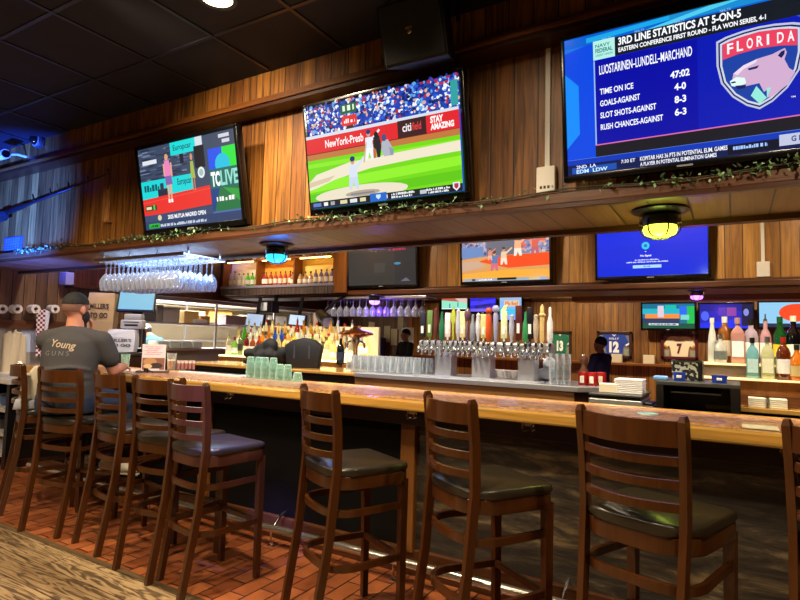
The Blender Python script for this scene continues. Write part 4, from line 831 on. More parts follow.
SC = {0: {1: ('#7ab84a', 'green'), 2: ('#8c9c60', 'olive'), 3: ('#8a2434', 'dark red'), 4: ('#a8502c', 'russet'), 5: ('#b04a2c', 'russet'), 13: ('#4ad81e', 'bright green')}, 1: {1: ('#4cd61e', 'bright green'), 4: ('#e08a20', 'orange'), 5: ('#e08a20', 'orange'), 6: ('#1c5ae0', 'bright blue'), 7: ('#1c5ae0', 'bright blue'), 9: ('#f0e020', 'bright yellow')}, 2: {8: ('#b83a2c', 'red'), 9: ('#e0a020', 'gold'), 10: ('#e0b030', 'gold')}}
M_LABD = mat('dark_small_label', '#3a3430', .5, noise=.5, nscale=80)
tiers = ['lowest', 'middle', 'top']; rg = random.Random(12)
for k in range(3):
    for i in range(18):
        c, nm = SC[k].get(i) or LC[(i*5+k*3) % 7]
        shp = ('round', 'tall', 'round', 'squat', 'wine')[(i*3+k) % 5]
        bottle('%s liquor bottle, %s from the left on the %s lit step' % (nm, ORD[i], tiers[k]), 'bottle', 'bottles on the lit steps', shp, c, (M_LAB, M_LABW, M_LABD)[(i+k) % 3], (M_CAPB, M_CAPG, M_CAPB, M_CAPR)[(i*3+k) % 4], ((lx0+lx1)/2-w+.08+(2*w-.16)*i/17, 5.4+TY[k]+.05, TZ[k]), 0, 1.0+.06*(k == 2)+.05*rg.random(), trans=.6, seg=10, pourer=(i+k) % 2 == 0)
# dark bottle and copper apparatus right of the stand
p0 = at(332, 357, Y=5.2)
bottle('single black bottle standing just right of the stepped liquor stand', 'bottle', None, 'round', '#0e1018', mat('blue_black_label', '#2a3450', .5), M_CAPB, (p0.x, 5.36, LZ-.04), 0, 1.15)
# copper urn with a spiky dish top, behind the glasses
p0 = at(353, 352, Y=5.35); ur = thing('copper_dispenser', 'copper and steel drink dispenser with a wide round top, behind the upturned glasses', 'drink dispenser', (p0.x, 5.4, LZ-.03))
M_COP = mat('polished_copper', '#a8603c', .2, .9)
MB().lathe([(0, 0), (.10, 0), (.10, .02), (.03, .04), (.028, .22), (.05, .26), (.05, .30), (.02, .32), (0, .32)], 20).build('stand', M_CHROME, ur, 'auto')
MB().lathe([(0, .30), (.10, .31), (.20, .345), (.205, .36), (.16, .385), (.07, .40), (.03, .44), (0, .45)], 24).build('round_top', M_COP, ur, 'auto')
for k in range(6): a = k*PI/3; MB().tube([(math.cos(a)*.06, math.sin(a)*.06, .27), (math.cos(a)*.11, math.sin(a)*.11, .25), (math.cos(a)*.12, math.sin(a)*.12, .19)], .011, 8).build('spout', M_CHROME, ur, True)
MB().box(-.12, .16, -.1, .2, -.058, 0, .004).build('plinth', W_CAB, ur)
tag(MB().box(-.30, .55, -.2, .3, 0, LZ-.09, .004).build('low_cabinet', W_CAB, loc=(p0.x+.35, 5.45, 0)), 'wooden back-bar cabinet under the copper drink dispenser', 'cabinet')
# black bags on the ledge
p0 = at(300, 367, Y=4.62)
bg = thing('tote_bag', 'upright black tote bag with two thin straps on the wooden ledge', 'bag', (p0.x, 4.68, IZ), rad(26))
pr = [(-.165, 0), (.165, 0), (.20, .235), (.11, .30), (0, .32), (-.11, .30), (-.20, .235)]
MB().prism(pr, -.07, .07, M=Matrix.Rotation(PI/2, 4, 'X'), bevel=.015).build('body', mat('black_canvas', '#0c0c10', .6), bg, 'auto')
for sx in (-.09, .07): MB().box(sx-.008, sx+.008, -.074, -.069, .10, .24).build('strap', mat('grey_strap', '#3a3a40', .6), bg)
p0 = at(265, 365, Y=4.6); rg = random.Random(3)
mb = MB()
for k in range(16): mb.ball((rg.uniform(-.22, .25), rg.uniform(-.08, .08), rg.uniform(.03, .13)+.02*(k % 3)), (rg.uniform(.06, .10), .07, rg.uniform(.05, .08)), seg=10)
mb.ball((.05, 0, .22), (.10, .07, .09)); mb.ball((-.06, 0, .17), (.13, .07, .08)); mb.ball((-.25, -.02, .04), (.09, .05, .035))
o = remeshed(mb, 'jacket', mat('black_cloth', '#0d0d0f', .8), None, .014, 3); o.location = (p0.x, 4.62, IZ); tag(o, 'crumpled black jacket heaped on the wooden ledge left of the tote bag', 'jacket')
# ------------------------------------------------------------------ kitchen pass in the left wall
M_ST2 = mat('satin_steel', '#c3c0c8', .35, .9)
ks = thing('pass_shelf', 'steel kitchen pass shelf with uprights, in the opening of the left wall', 'shelf', (LW, 0, 0))
MB().box(-.22, .06, 4.95, 9.0, 1.535, 1.56, .004).build('shelf_board', M_ST2, ks)
MB().box(-.30, .12, 4.90, 9.0, 1.14, 1.18, .004).build('counter', M_ST2, ks)
MB().box(-.06, .04, 4.95, 9.0, 1.89, 1.95, .004).build('lamp_bar', mat('lilac_steel', '#a79fb8', .35, .8), ks)
for y in (5.02, 6.35, 7.7): MB().tube([(.03, y, 1.16), (.03, y, 1.93)], .022, 10).build('upright', M_ST2, ks, 'auto')
def put(name, label, cat, y0, y1, z0, h, m, group=None, d=.2, x=LW-.18, bev=.01, lid=None):
    t = tag(MB().box(x, x+d, y0, y1, z0, z0+h, bev).build(name, m), label, cat, group)
    if lid: MB().box(x-.006, x+d+.006, y0-.006, y1+.006, z0+h-.01, z0+h+.012, .004).build('lid', lid, t)
    return t
M_G1 = mat('dark_grey_plastic', '#4a4a54', .5); M_G2 = mat('light_grey_plastic', '#a29c9c', .5); M_G3 = mat('mid_grey_plastic', '#77746f', .5); M_CARD = mat('yellow_cardboard', '#d8b878', .7, noise=.1, nscale=12); M_LIL = mat('lilac_tub_plastic', '#b4a6b0', .5)
ZP = 1.562
put('storage_box', 'dark grey box at the left end of the kitchen pass shelf', 'box', 5.06, 5.24, ZP, .19, M_G1)
put('storage_bin', 'narrow mid grey bin beside the dark box on the kitchen pass shelf', 'bin', 5.26, 5.36, ZP, .24, M_G3, lid=M_G3)
put('storage_bin', 'wide light grey bin on the kitchen pass shelf', 'bin', 5.38, 5.66, ZP, .22, M_G2, lid=M_G2)
put('cardboard_box', 'yellow cardboard box left of the post on the kitchen pass shelf', 'box', 5.74, 6.02, ZP, .19, M_CARD)
put('cardboard_box', 'yellow cardboard box standing taller beyond the first on the pass shelf', 'box', 6.06, 6.24, ZP, .13, mat('tan_cardboard', '#c49a5c', .7))
put('folded_towels', 'whitish heap of folded towels before the yellow boxes on the pass shelf', 'towels', 5.9, 6.15, ZP, .07, mat('white_towel', '#e2dce2', .8), x=LW+.0, d=.08, bev=.025)
put('tub', 'long lilac grey tub at the right end of the kitchen pass shelf', 'tub', 6.5, 7.25, ZP, .15, M_LIL, x=LW-.1, lid=M_LIL)
put('tub', 'second lilac grey tub stacked behind the bottle tops on the pass shelf', 'tub', 7.3, 7.65, ZP, .13, M_LIL, x=LW-.1)
rg = random.Random(8)
for i, (y, h) in enumerate(((5.35, .10), (5.55, .10), (5.75, .10), (5.96, .10))):
    t = tag(MB().box(LW-.15, LW+.1, y-.09, y+.09, 1.182, 1.182+h, .012).build('food_pan', mat('pale_grey_pan', '#c3c9c4', .4)), 'pale grey food pan on the kitchen counter, %s from the left' % ORD[i], 'pan', 'food pans on the kitchen counter')
    MB().box(LW-.13, LW+.08, y-.07, y+.07, 1.18+h-.004, 1.18+h+.002).build('filling', mat('pan_filling_%d' % i, ('#dfe8d8', '#c8d0c8', '#b8c0b8', '#e8ece8')[i], .7), t)
put('order_paper', 'white paper lying across the food pans on the kitchen counter', 'paper', 5.5, 6.0, 1.285, .006, M_LABW, x=LW-.1, d=.1, bev=0)
# shelves of the kitchen behind, bright lamps
kb = thing('kitchen_rack', 'cream kitchen shelving behind the pass, stacked with boxes', 'shelf', (-9.3, 0, 0))
for z in (1.25, 1.62, 1.95): MB().box(-.25, .25, 5.2, 11, z, z+.03).build('board', M_ST2, kb)
for y in (5.25, 7.2, 9.1, 10.9): MB().box(.2, .24, y-.02, y+.02, 0, 2.2).build('post', M_ST2, kb)
for i, (y, c, h) in enumerate(((6.3, '#d8a85c', .22), (7.4, '#c8b890', .2), (8.1, '#b0803c', .25), (8.9, '#e6d8b8', .18), (9.8, '#a8a098', .22))):
    tag(MB().box(-9.45, -9.13, y-.3, y+.3, 1.652, 1.652+h, .006).build('carton', mat('carton_'+c[1:], c, .7)), ('%s carton on the rear kitchen shelving' % ('orange-tan', 'sand coloured', 'brown', 'cream', 'grey')[i]), 'box')
# small monitors hung along the pass, facing the bar
for i, (tl, br, c, lab) in enumerate((((245, 313), (262, 327), '#8fa6c8', 'small hung monitor with bluish screen over the liquor steps, left one'), ((288, 314), (304, 326), '#a9c4e4', 'small hung monitor with pale blue screen over the liquor steps, right one'))):
    a, b2 = at(*tl, Y=6.0), at(*br, Y=6.0)
    t = thing('order_monitor', lab, 'monitor', ((a.x+b2.x)/2, 6.0, b2.z), rot=(rad(-8), rad(4), 0))
    w = b2.x-a.x; h = a.z-b2.z
    MB().box(-w/2, w/2, 0, .04, 0, h, .005).build('housing', M_BLACK, t)
    MB().box(-w/2+.015, w/2-.015, -.003, .001, .015, h-.015).build('screen', mat('lit_monitor_'+c[1:], c, .3, emit=c, es=.8), t)
    MB().box(-.02, .02, .02, .05, h, 1.98-b2.z).build('drop_pole', M_BLACK, t)
a = at(263, 307, Y=6.1)
mp = thing('hanging_printer', 'small black box with white face hung below the bottle cabinet', 'printer', (a.x, 6.15, a.z-.08))
MB().box(-.13, .13, 0, .16, 0, .18, .01).box(-.02, .02, .12, .24, .15, .18).box(-.02, .02, .20, .24, .15, 2.05-a.z+.08).build('body', M_BLACK, mp); MB().box(-.085, .035, -.006, .001, .03, .15).build('face', mat('pale_face', '#d4dcec', .5), mp)
# dark projector-like camera above the bottles' right end
a = at(322, 318, Y=5.9)
pj = thing('stage_light', 'black stage spotlight hung under the back header above the bottles', 'stage light', (a.x, 5.95, a.z))
MB().tube([(-.14, .08, .06), (.0, 0, 0), (.12, -.08, -.06)], [.07, .085, .09], 14).build('can', M_BLACK, pj, 'auto')
MB().tube([(-.0, .0, .09), (0, .25, .25), (0, .5, 2.0-a.z)], .018, 8).build('bracket', M_BLACK, pj)
MB().tube([(.12, -.08, -.06), (.125, -.083, -.063)], .07, 14).build('lens', mat('violet_lens', '#6c6aa8', .1), pj, 'auto')
# ================================================================== SERVER STATION AT THE LEFT END, BEHIND THE MAN
SY = 4.2
st = thing('server_station', 'dark server station cabinet with two levels, behind the seated man', 'cabinet', (-6.6, SY, 0))
MB().box(-.62, .62, -.28, .35, 0, 1.13).build('body', W_BARD, st)
MB().box(-.64, .64, -.30, .37, 1.13, 1.16, .004).build('top', mat('dark_laminate', '#2a2220', .35), st)
MB().box(-.62, -.05, -.28, .35, 1.16, 1.36).build('upper_box', W_CAB, st)
a, b2 = at(110.5, 289, Y=SY), at(144.5, 309, Y=SY)
ps = thing('order_terminal', 'touchscreen order terminal with pale blue screen left of the kitchen pass', 'terminal', ((a.x+b2.x)/2+.03, SY+.1, 1.162), rad(38))
w = .205; z0, z1 = b2.z-1.16, a.z-1.16
Mx = Matrix.Translation((0, 0, z0)) @ Matrix.Rotation(rad(-14), 4, 'X')
MB().box(-w-.02, w+.015, .0, .05, -.03, z1-z0+.015, .008, Mx).build('housing', M_BLACK, ps)
def grad_screen():
    m, nt, b = newmat('pale_blue_lit_screen'); b.inputs['Base Color'].default_value = (.02, .02, .03, 1); b.inputs['Emission Color'].default_value = (*lin('#7fc4e0'), 1); b.inputs['Emission Strength'].default_value = .95; return m
MB().box(-w, w, -.004, .001, 0, z1-z0, 0, Mx).build('screen', grad_screen(), ps)
MB().box(-.06, .06, .05, .12, .05, z0+.05, .008).box(-.16, .16, -.05, .18, 0, .04, .01).build('stand', M_BLACK, ps)
a, b2 = at(117, 313, Y=SY-.1), at(137, 328, Y=SY-.1)
pr = thing('receipt_printer', 'grey receipt printer below the pale blue order terminal', 'printer', ((a.x+b2.x)/2+.02, SY-.02, b2.z-.01), rad(38))
w = .125; h = a.z-b2.z
MB().box(-w, w, -.09, .07, 0, h*.6, .015).box(-w*.8, w*.8, -.06, .07, h*.6, h, .015).build('body', mat('printer_grey', '#a8a6ac', .45), pr, 'auto')
MB().box(-w*.6, w*.6, -.095, -.088, h*.18, h*.3).box(-w*.7, w*.7, -.092, -.088, h*.42, h*.47).build('slot', M_BLACK, pr)
for sx in (-1, 1): MB().box(sx*(w-.015)-.015, sx*(w-.015)+.015, .03, .08, 1.162-b2.z+.01, 0).build('stand', M_BLACK, pr)
def bag(name, label, x0, x1, y, z0, z1, m, lines, tcol, u0=.15, u1=.9, v0=.25, rz=0):
    t = thing(name, label, 'bag', ((x0+x1)/2, y, z0), rz); w = (x1-x0)/2; h = z1-z0; rg = random.Random(int(w*900))
    bm = bmesh.new(); n = 9
    def ring(z, k): return [bm.verts.new((sx*w*k+rg.uniform(-.008, .008), y_*.09*k+rg.uniform(-.006, .006), z+rg.uniform(-.004, .004))) for sx, y_ in ((-1, -1), (-.3, -1.08), (.3, -1.05), (1, -1), (1.02, 0), (1, 1), (0, 1.05), (-1, 1), (-1.02, 0))]
    rs = [ring(0, .94), ring(h*.3, 1), ring(h*.65, 1.0), ring(h*.9, .97), ring(h, .92)]
    for a, b in zip(rs, rs[1:]):
        for i in range(9): bm.faces.new((a[i], a[(i+1) % 9], b[(i+1) % 9], b[i]))
    bm.faces.new(rs[0][::-1]); bm.faces.new(rs[-1])
    mb = MB(); mb.bm.free(); mb.bm = bm; mb.build('body', m, t)
    for k, l in enumerate(lines):
        p = Pic(tcol); p.v = []; p.f = []; p.c = []
        p.text(l, u0, v0+.22*k, u1 if k == 0 else u1-.03, v0+.22*k+.13, tcol, .03); p.build('lettering', 2*w, h, PRN, t, -.104)
    return t
a, b2 = at(83, 293, Y=SY-.22), at(111, 336, Y=SY-.22)
bag('paper_bag', 'brown paper carry-out bag with black lettering behind the seated man', (a.x+b2.x)/2-.19, (a.x+b2.x)/2+.11, SY-.12, 1.362, a.z, mat('brown_kraft_paper', '#b99a72', .7, noise=.08, nscale=8), ["MILLER'S", 'TO GO'], '#2a211a', .12, .82, .26, rad(42))
a, b2 = at(108, 329, Y=SY-.18), at(132, 354, Y=SY-.18)
bag('plastic_bag', 'white plastic carry-out bag with dark lettering, right of the man\'s shoulder', (a.x+b2.x)/2-.15, (a.x+b2.x)/2+.15, SY-.14, 1.168, a.z, mat('white_plastic_film', '#d9dbe6', .35), ["MILLER'S", 'TO GO'], '#3a3638', .1, .9, .42, rad(42))
# ------------------------------------------------------------------ left wall: rolls on pegs, papers, checked strip, apron
for i, x in enumerate((1, 16, 34, 53.5)):
    c = at(x, 309, X=LW+.1); r = .052
    t = thing('paper_roll', 'white paper roll on a peg on the left wall, %s from the photo edge' % ORD[i], 'paper roll', (LW-.004, c.y, c.z), group='paper rolls on the left wall')
    MB().lathe([(.022, .03), (r, .03), (r, .15), (.022, .15), (.022, .03)], 18, Matrix.Rotation(PI/2, 4, 'Y')).build('roll', mat('roll_paper', '#e4dedb' if i != 2 else '#cdb3ac', .7), t, 'auto')
    MB().cyl((0, 0, 0), (.17, 0, 0), .012, seg=10).build('peg', W_TRIM, t, 'auto')
a, b2 = at(22, 330, X=LW+.01), at(37, 352, X=LW+.01)
tag(MB().box(LW, LW+.004, a.y, b2.y, b2.z, a.z).build('paper_notice', mat('bluish_paper', '#c9d4ea', .6)), 'pale bluish sheet of paper pinned on the left wall panel', 'paper')
cm, nt, b = newmat('red_white_check'); tc = N(nt, 'ShaderNodeTexCoord'); ck = N(nt, 'ShaderNodeTexChecker'); ck.inputs['Scale'].default_value = 36; ck.inputs['Color1'].default_value = (*lin('#7a2434'), 1); ck.inputs['Color2'].default_value = (*lin('#e9e4ea'), 1)
nt.links.new(tc.outputs['Object'], ck.inputs['Vector']); nt.links.new(ck.outputs['Color'], b.inputs['Base Color'])
a, b2 = at(40, 309, X=LW+.12), at(51, 312, X=LW+.12); lo = at(39, 356, X=LW+.12)
ap = thing('hanging_paper_strip', 'long white paper strip with a red checked border hanging left of the man', 'paper strip', (LW+.1, 0, 0))
MB().prism([(a.y+.07, a.z), (b2.y, b2.z), (b2.y-.05, lo.z), (lo.y+.07, lo.z)], 0, .006, M=Matrix(((0, 0, 1, 0), (1, 0, 0, 0), (0, 1, 0, 0), (0, 0, 0, 1)))).build('sheet', mat('lilac_white_paper', '#dcdcec', .6), ap)
MB().prism([(a.y-.03, a.z), (a.y+.07, a.z), (lo.y+.07, lo.z), (lo.y-.03, lo.z)], 0, .008, M=Matrix(((0, 0, 1, 0), (1, 0, 0, 0), (0, 1, 0, 0), (0, 0, 0, 1)))).build('checked_border', cm, ap)
a, b2 = at(4, 330, X=LW+.02), at(22, 383, X=LW+.02)
mb = MB(); n = 12
for k in range(7):
    y = a.y+(b2.y-a.y)*(k+.5)/7; mb.tube([(LW+.03+.02*math.sin(k*2.1), y, a.z-.04+.03*math.sin(k*1.7)), (LW+.035+.02*math.sin(k*2.1+1), y+.01*math.sin(k), (a.z+b2.z)/2), (LW+.03, y+.02*math.cos(k), b2.z)], [.022, .03, .034], 8)
mb.tube([(LW+.03, a.y+.1, a.z-.05), (LW+.03, (a.y+b2.y)/2, a.z+.03), (LW+.03, b2.y-.1, a.z-.05)], .014, 8)
tag(remeshed(mb, 'apron', mat('cream_cloth', '#cbb99c', .8), None, .012, 3), 'cream apron hanging on the left wall panel below the paper rolls', 'apron')
# white-topped serving station at the lower left edge
a = at(17, 379, Y=2.95)
sv = thing('serving_cart', 'serving station with white top and dark shelves at the left edge', 'serving station', (a.x-.55, 3.1, 0))
H_ = a.z
MB().box(-.55, .55, -.22, .35, H_-.055, H_, .008).build('top', mat('white_laminate', '#d8d6d2', .4), sv)
for x in (-.5, .5): MB().box(x-.03, x+.03, -.2, .33, 0, H_-.055).build('side', M_BLACK, sv)
for z in (.12, .32, .56): MB().box(-.5, .5, -.2, .33, z, z+.035).build('shelf', mat('pale_shelf', '#b9b4ae', .4), sv)
MB().box(-.5, .5, .3, .33, 0, H_-.05).build('back', M_BLACK, sv)
rg = random.Random(6)
for z, sh in ((.155, 'lowest'), (.355, 'middle'), (.595, 'top')):
    for k in range(5):
        c = ('#c8ccd4', '#7fa0a8', '#2c3038', '#d8d4cc', '#4a5a8a')[(k*3+int(z*10)) % 5]; nm = ('pale grey', 'blue-green', 'black', 'off-white', 'dark blue')[(k*3+int(z*10)) % 5]
        x = sv.location.x-.36+.17*k
        tag(MB().lathe([(0, 0), (.05, 0), (.062, .09+.03*rg.random()), (.055, .10), (.05, .02), (0, .02)], 14).build('bowl', mat('bowl_'+c[1:], c, .35), None, 'auto', (x, 3.06, z)), '%s tub on the %s shelf of the serving station, %s from the left' % (nm, sh, ORD[k]), 'tub', 'tubs in the serving station')
# ================================================================== ON THE BAR TOP
BT = BZ+.004
def on_bar(x, y): v = at(x, y, Z=BT); return v.x, v.y
x, y = on_bar(125, 366); y = 3.30; x = at(125, 366, Y=3.3).x
t = thing('plastic_cup', 'pale teal plastic cup on the bar beside the seated man\'s elbow', 'cup', (x, y, BT))
MB().lathe(glass_prof(.032, .041, .13, .003), 18).build('cup', GREEN, t, 'auto')
MB().lathe([(0, .012), (.029, .012), (.036, .09), (0, .09)], 18).build('drink', mat('iced_water', '#bcd8d0', .1, trans=.5), t, 'auto')
# menu on a stand with a tray
x, y = at(153, 372, Z=BT).x, at(153, 372, Z=BT).y
mn = thing('menu_stand', 'upright pink-white menu card with a dark food picture, on a small tray', 'menu', (x, y, BT), rz=rad(48))
MB().box(-.13, .13, -.09, .07, 0, .012, .004).build('tray', mat('dark_tray', '#3a2620', .4), mn)
MB().box(-.095, .095, -.004, .004, .012, .24).box(-.05, .05, -.012, .012, .012, .03).build('card', mat('menu_card', '#e9d9dc', .5), mn)
p = Pic('#e8d4d8'); rg = random.Random(3)
for i in range(5): p.scrib(.08+.1*(i % 2), .06+.075*i, .9-.1*(i % 3), .095+.075*i, '#c9707a')
p.rect(0, .52, 1, 1, '#8a5a44').ell(.35, .68, .3, .16, '#b98a5c').ell(.62, .84, .3, .12, '#3a2a22').ell(.25, .86, .2, .09, '#d8b88a')
p.build('print', .18, .215, PRN, mn, -.0046, z0=.02)
x, y = at(151, 374, Z=BT).x-.03, at(151, 374, Z=BT).y-.13
sg = thing('sunglasses', 'folded dark sunglasses lying on the bar before the menu', 'sunglasses', (x+.06, y+.06, BT+.012), rz=rad(-20))
for s in (-1, 1): MB().ball((s*.035, 0, .022), (.03, .008, .021), seg=12).build('lens', mat('dark_lens', '#08080a', .05), sg, True)
MB().tube([(-.07, 0, .03), (-.03, -.004, .04), (0, 0, .034), (.03, -.004, .04), (.07, 0, .03)], .004, 6).tube([(-.07, 0, .03), (-.06, .03, .012), (.06, .035, .008)], .004, 6).tube([(.07, 0, .03), (.06, .025, .016), (-.06, .04, .008)], .004, 6).build('frame', M_BLACK, sg, True)
x, y = at(171, 370, Z=BT).x, at(171, 370, Z=BT).y
bg = thing('beer_glass', 'tall pint glass two-thirds full of golden beer, right of the menu', 'beer glass', (x, y, BT))
MB().lathe(glass_prof(.031, .044, .155, .003), 20).build('glass', thin_glass('beer_glass_clear', '#f4f4ee', .12), bg, 'auto')
MB().lathe([(0, .012), (.0275, .012), (.034, .085), (0, .085)], 20).build('beer', mat('golden_beer', '#c88608', .08, trans=.1), bg, 'auto')
MB().lathe([(0, .086), (.0345, .086), (.036, .094), (0, .094)], 20).build('foam', mat('beer_foam', '#f2ead0', .7), bg, 'auto')
for i in range(5):
    v = at(178+3.8*i, 369.5, Z=BT)
    t = thing('sugar_caddy_packet', 'reddish sugar packet in the row beside the beer glass, %s from the left' % ORD[i], 'packet', (v.x, v.y, BT), rz=rad(-25), group='packets beside the beer glass')
    MB().box(-.017, .017, -.012, .012, 0, .085, .004).build('packet', mat('pinkish_packet', '#b9786a', .5), t); MB().box(-.0175, .0175, -.0125, .0125, .058, .082, .002).build('top_band', mat('cream_band', '#e4d2c0', .5), t)
# bar mat with slots
a, b2 = at(196, 377.5, Z=BT), at(232, 380, Z=BT)
bmr = thing('bar_mat', 'long white and black slotted bar mat along the inner bar edge', 'bar mat', (-3.74, 3.30, BT))
MB().box(-.42, .34, -.05, .05, 0, .018, .004).build('mat', mat('white_rubber', '#d4d2d0', .5), bmr)
for k in range(12): MB().box(-.40+.06*k, -.36+.06*k, -.035, .035, .017, .020).build('slot', M_BLACK, bmr)
for i, (px_, c) in enumerate(((122, '#d8d0c4'), (135, '#e4e0dc'))):
    v = at(px_, 371, Z=BT)
    tag(MB().box(-.06, .06, -.05, .05, 0, .012, .004).build('napkin', mat('napkin_'+c[1:], c, .8), loc=(v.x, v.y, BT)), 'white napkin on the bar %s' % ('next to the teal cup' if i == 0 else 'between the teal cup and the menu'), 'napkin')
# green tumblers
y = 3.30; d = .079
x0 = at(250, 378, Y=y).x
sp = [(x0+d*i, y+.01*(i % 2), BT+k*.038) for k in range(3) for i in range(4)]+[(x0+d*(4+i), y, BT+k*.03) for k in range(2) for i in range(2)]
gp = [(0, .11), (.026, .11), (.036, 0), (.034, 0), (.0245, .105), (0, .105)]
place_glasses('tumbler', 'green plastic tumbler upside down in the block of tumblers on the inner bar edge', 'tumbler', 'green tumblers on the bar', [(r, z*.85) for r, z in gp], sp, GREEN, 14)
v = at(297.5, 379, Y=y)
tag(MB().lathe([(r*1.15, z*.62) for r, z in gp], 14).build('tumbler', GREEN, None, 'auto', (v.x, y, BT)), 'single green tumbler upside down right of the tumbler block', 'tumbler')
# paper mat and clear tray on the bar, right
a, b2 = at(742, 426, Z=BT), at(778, 428, Z=BT)
tag(MB().box(a.x+.0, b2.x, a.y-.06, a.y+.06, BT, BT+.004).build('paper_menu', mat('printed_white_paper', '#e6d9c4', .5, noise=.3, nscale=60)), 'white printed paper lying on the copper bar top near the right edge', 'paper')
v = at(648, 414, Z=BT)
tag(MB().lathe([(0, 0), (.05, 0), (.05, .005), (0, .005)], 20).build('coaster', mat('pale_blue_coaster', '#a9d4e0', .5), None, 'auto', (v.x, v.y, BT)), 'round pale blue coaster lying on the copper bar top', 'coaster')
# ================================================================== BEHIND THE BAR, RIGHT
PY = 3.95
low = thing('work_counter', 'low wooden work counter behind the bar at right', 'counter', (0, 0, 0))
MB().box(-.80, 1.4, 3.62, 4.24, 0, .965).build('body', W_BARD, low); MB().box(-.82, 1.4, 3.60, 4.26, .965, .985, .004).build('top', M_BLACK, low)
a, b2 = at(656, 380.5, Y=3.75), at(741, 411, Y=3.75)
bx = thing('bottle_cooler', 'black open-fronted metal box behind the bar, bag and blue tubs on it', 'equipment box', ((a.x+b2.x)/2, 3.75, .985))
w = (b2.x-a.x)/2; h = a.z-.985
MB().box(-w, w, 0, .44, h-.025, h, .004).build('top', mat('dark_grey_metal', '#4b4b4e', .4, .5), bx)
MB().box(-w, -w+.04, 0, .44, 0, h-.025).box(w-.05, w, 0, .44, 0, h-.025).box(-w, w, .42, .44, 0, h-.025).box(-w, w, 0, .44, 0, .015).build('shell', M_BLACK, bx)
MB().box(-w*.65, w*.55, .06, .40, h*.66, h*.70).build('inner_shelf', mat('grey_wire_shelf', '#6a6a6c', .4, .6), bx)
HZ = .985+h
a, b2 = at(672, 360, Y=3.98), at(703, 384, Y=3.98)
pb = thing('patterned_bag', 'black and white patterned bag standing on the black box', 'bag', ((a.x+b2.x)/2, 4.0, HZ))
w = (b2.x-a.x)/2; hh = a.z-HZ
pm, nt, b = newmat('black_white_pattern'); tc = N(nt, 'ShaderNodeTexCoord'); vo = N(nt, 'ShaderNodeTexNoise'); vo.inputs['Scale'].default_value = 48; vo.inputs['Detail'].default_value = 1; rp = N(nt, 'ShaderNodeValToRGB'); rp.color_ramp.interpolation = 'CONSTANT'
rp.color_ramp.elements[0].color = (*lin('#16161a'), 1); rp.color_ramp.elements[1].position = .5; rp.color_ramp.elements[1].color = (*lin('#c8c8c0'), 1)
nt.links.new(tc.outputs['Object'], vo.inputs['Vector']); nt.links.new(vo.outputs['Fac'], rp.inputs[0]); nt.links.new(rp.outputs[0], b.inputs['Base Color'])
MB().prism([(-w*.9, 0), (w*.9, 0), (w, hh), (-w, hh)], -.09, .09, M=Matrix.Rotation(PI/2, 4, 'X'), bevel=.008).build('body', pm, pb)
MB().box(w*.72, w*1.02, -.095, .095, 0, hh*.98, .006).box(-w*1.01, w*1.01, -.094, .094, hh*.93, hh, .004).build('dark_gusset', M_BLACK, pb)
for x0, x1, y0, lab in ((673, 686, 372, 'blue tub standing before the patterned bag on the black box'), (711, 728, 375, 'blue tub with a white mark on the right end of the black box')):
    a, b2 = at(x0, y0, Y=3.85), at(x1, 384, Y=3.85)
    t = thing('ice_tub', lab, 'tub', ((a.x+b2.x)/2, 3.85, HZ)); w = (b2.x-a.x)/2; hh = a.z-HZ
    MB().lathe([(0, 0), (w*.82, 0), (w, hh), (w*.94, hh), (w*.76, .01), (0, .01)], 20).build('tub', mat('royal_blue_plastic', '#1a3cae', .4), t, 'auto')
    MB().box(-.014, .014, -w*1.0, -w*.85, hh*.35, hh*.7, .003).build('mark', M_WHITE, t)
a = at(659, 382, Y=3.85)
tag(MB().box(-.03, .05, -.04, .04, 0, .025, .008).build('folded_cloth', mat('sky_blue_cloth', '#6f9fe0', .8), loc=(a.x, 3.85, HZ)), 'small sky blue folded cloth on the left end of the black box', 'cloth')
# steel well with plates
a, b2 = at(597, 393, Y=3.72), at(640, 407, Y=3.72)
sw = thing('warming_drawer', 'low stainless steel unit with black slot behind the bar, plates on top', 'steel unit', ((a.x+b2.x)/2-.02, 3.72, .985)); w = (b2.x-a.x)/2+.03
MB().box(-w, w, 0, .42, 0, .075, .004).build('shell', M_STEEL, sw); MB().box(-w+.01, w-.01, .02, .40, .075, .095).build('black_slot', M_BLACK, sw); MB().box(-w, w, 0, .42, .095, .108, .003).build('lid', mat('dark_steel_lid', '#5a5a5c', .4, .6), sw)
for k in range(8):
    v = at(630, 388, Y=3.9)
    tag(MB().box(-.085+.002*(k % 3), .085+.002*(k % 2), -.085, .085, 0, .0105, .004).build('plate', mat('white_china', '#e9e6ee', .3), loc=(v.x, 3.9, 1.094+.0115*k)), 'square white plate, %s from the bottom of the stack behind the bar' % ORD[k], 'plate', 'stacked white plates')
v = at(611, 386, Y=3.86)
tag(MB().box(-.055, .055, -.05, .05, 0, .055, .004).build('napkin_box', mat('warm_white_card', '#f0e4cc', .6), loc=(v.x-.01, 3.86, 1.094)), 'small cream white box left of the stacked white plates', 'box')
v = at(645, 400, Y=3.75)
tag(MB().box(-.05, .05, 0, .3, 0, .05, .004).box(-.04, .04, .02, .2, .05, .065, .003).build('card_reader', M_BLACK, loc=(v.x, 3.75, .985)), 'black card machine between the steel unit and the black box', 'card machine')
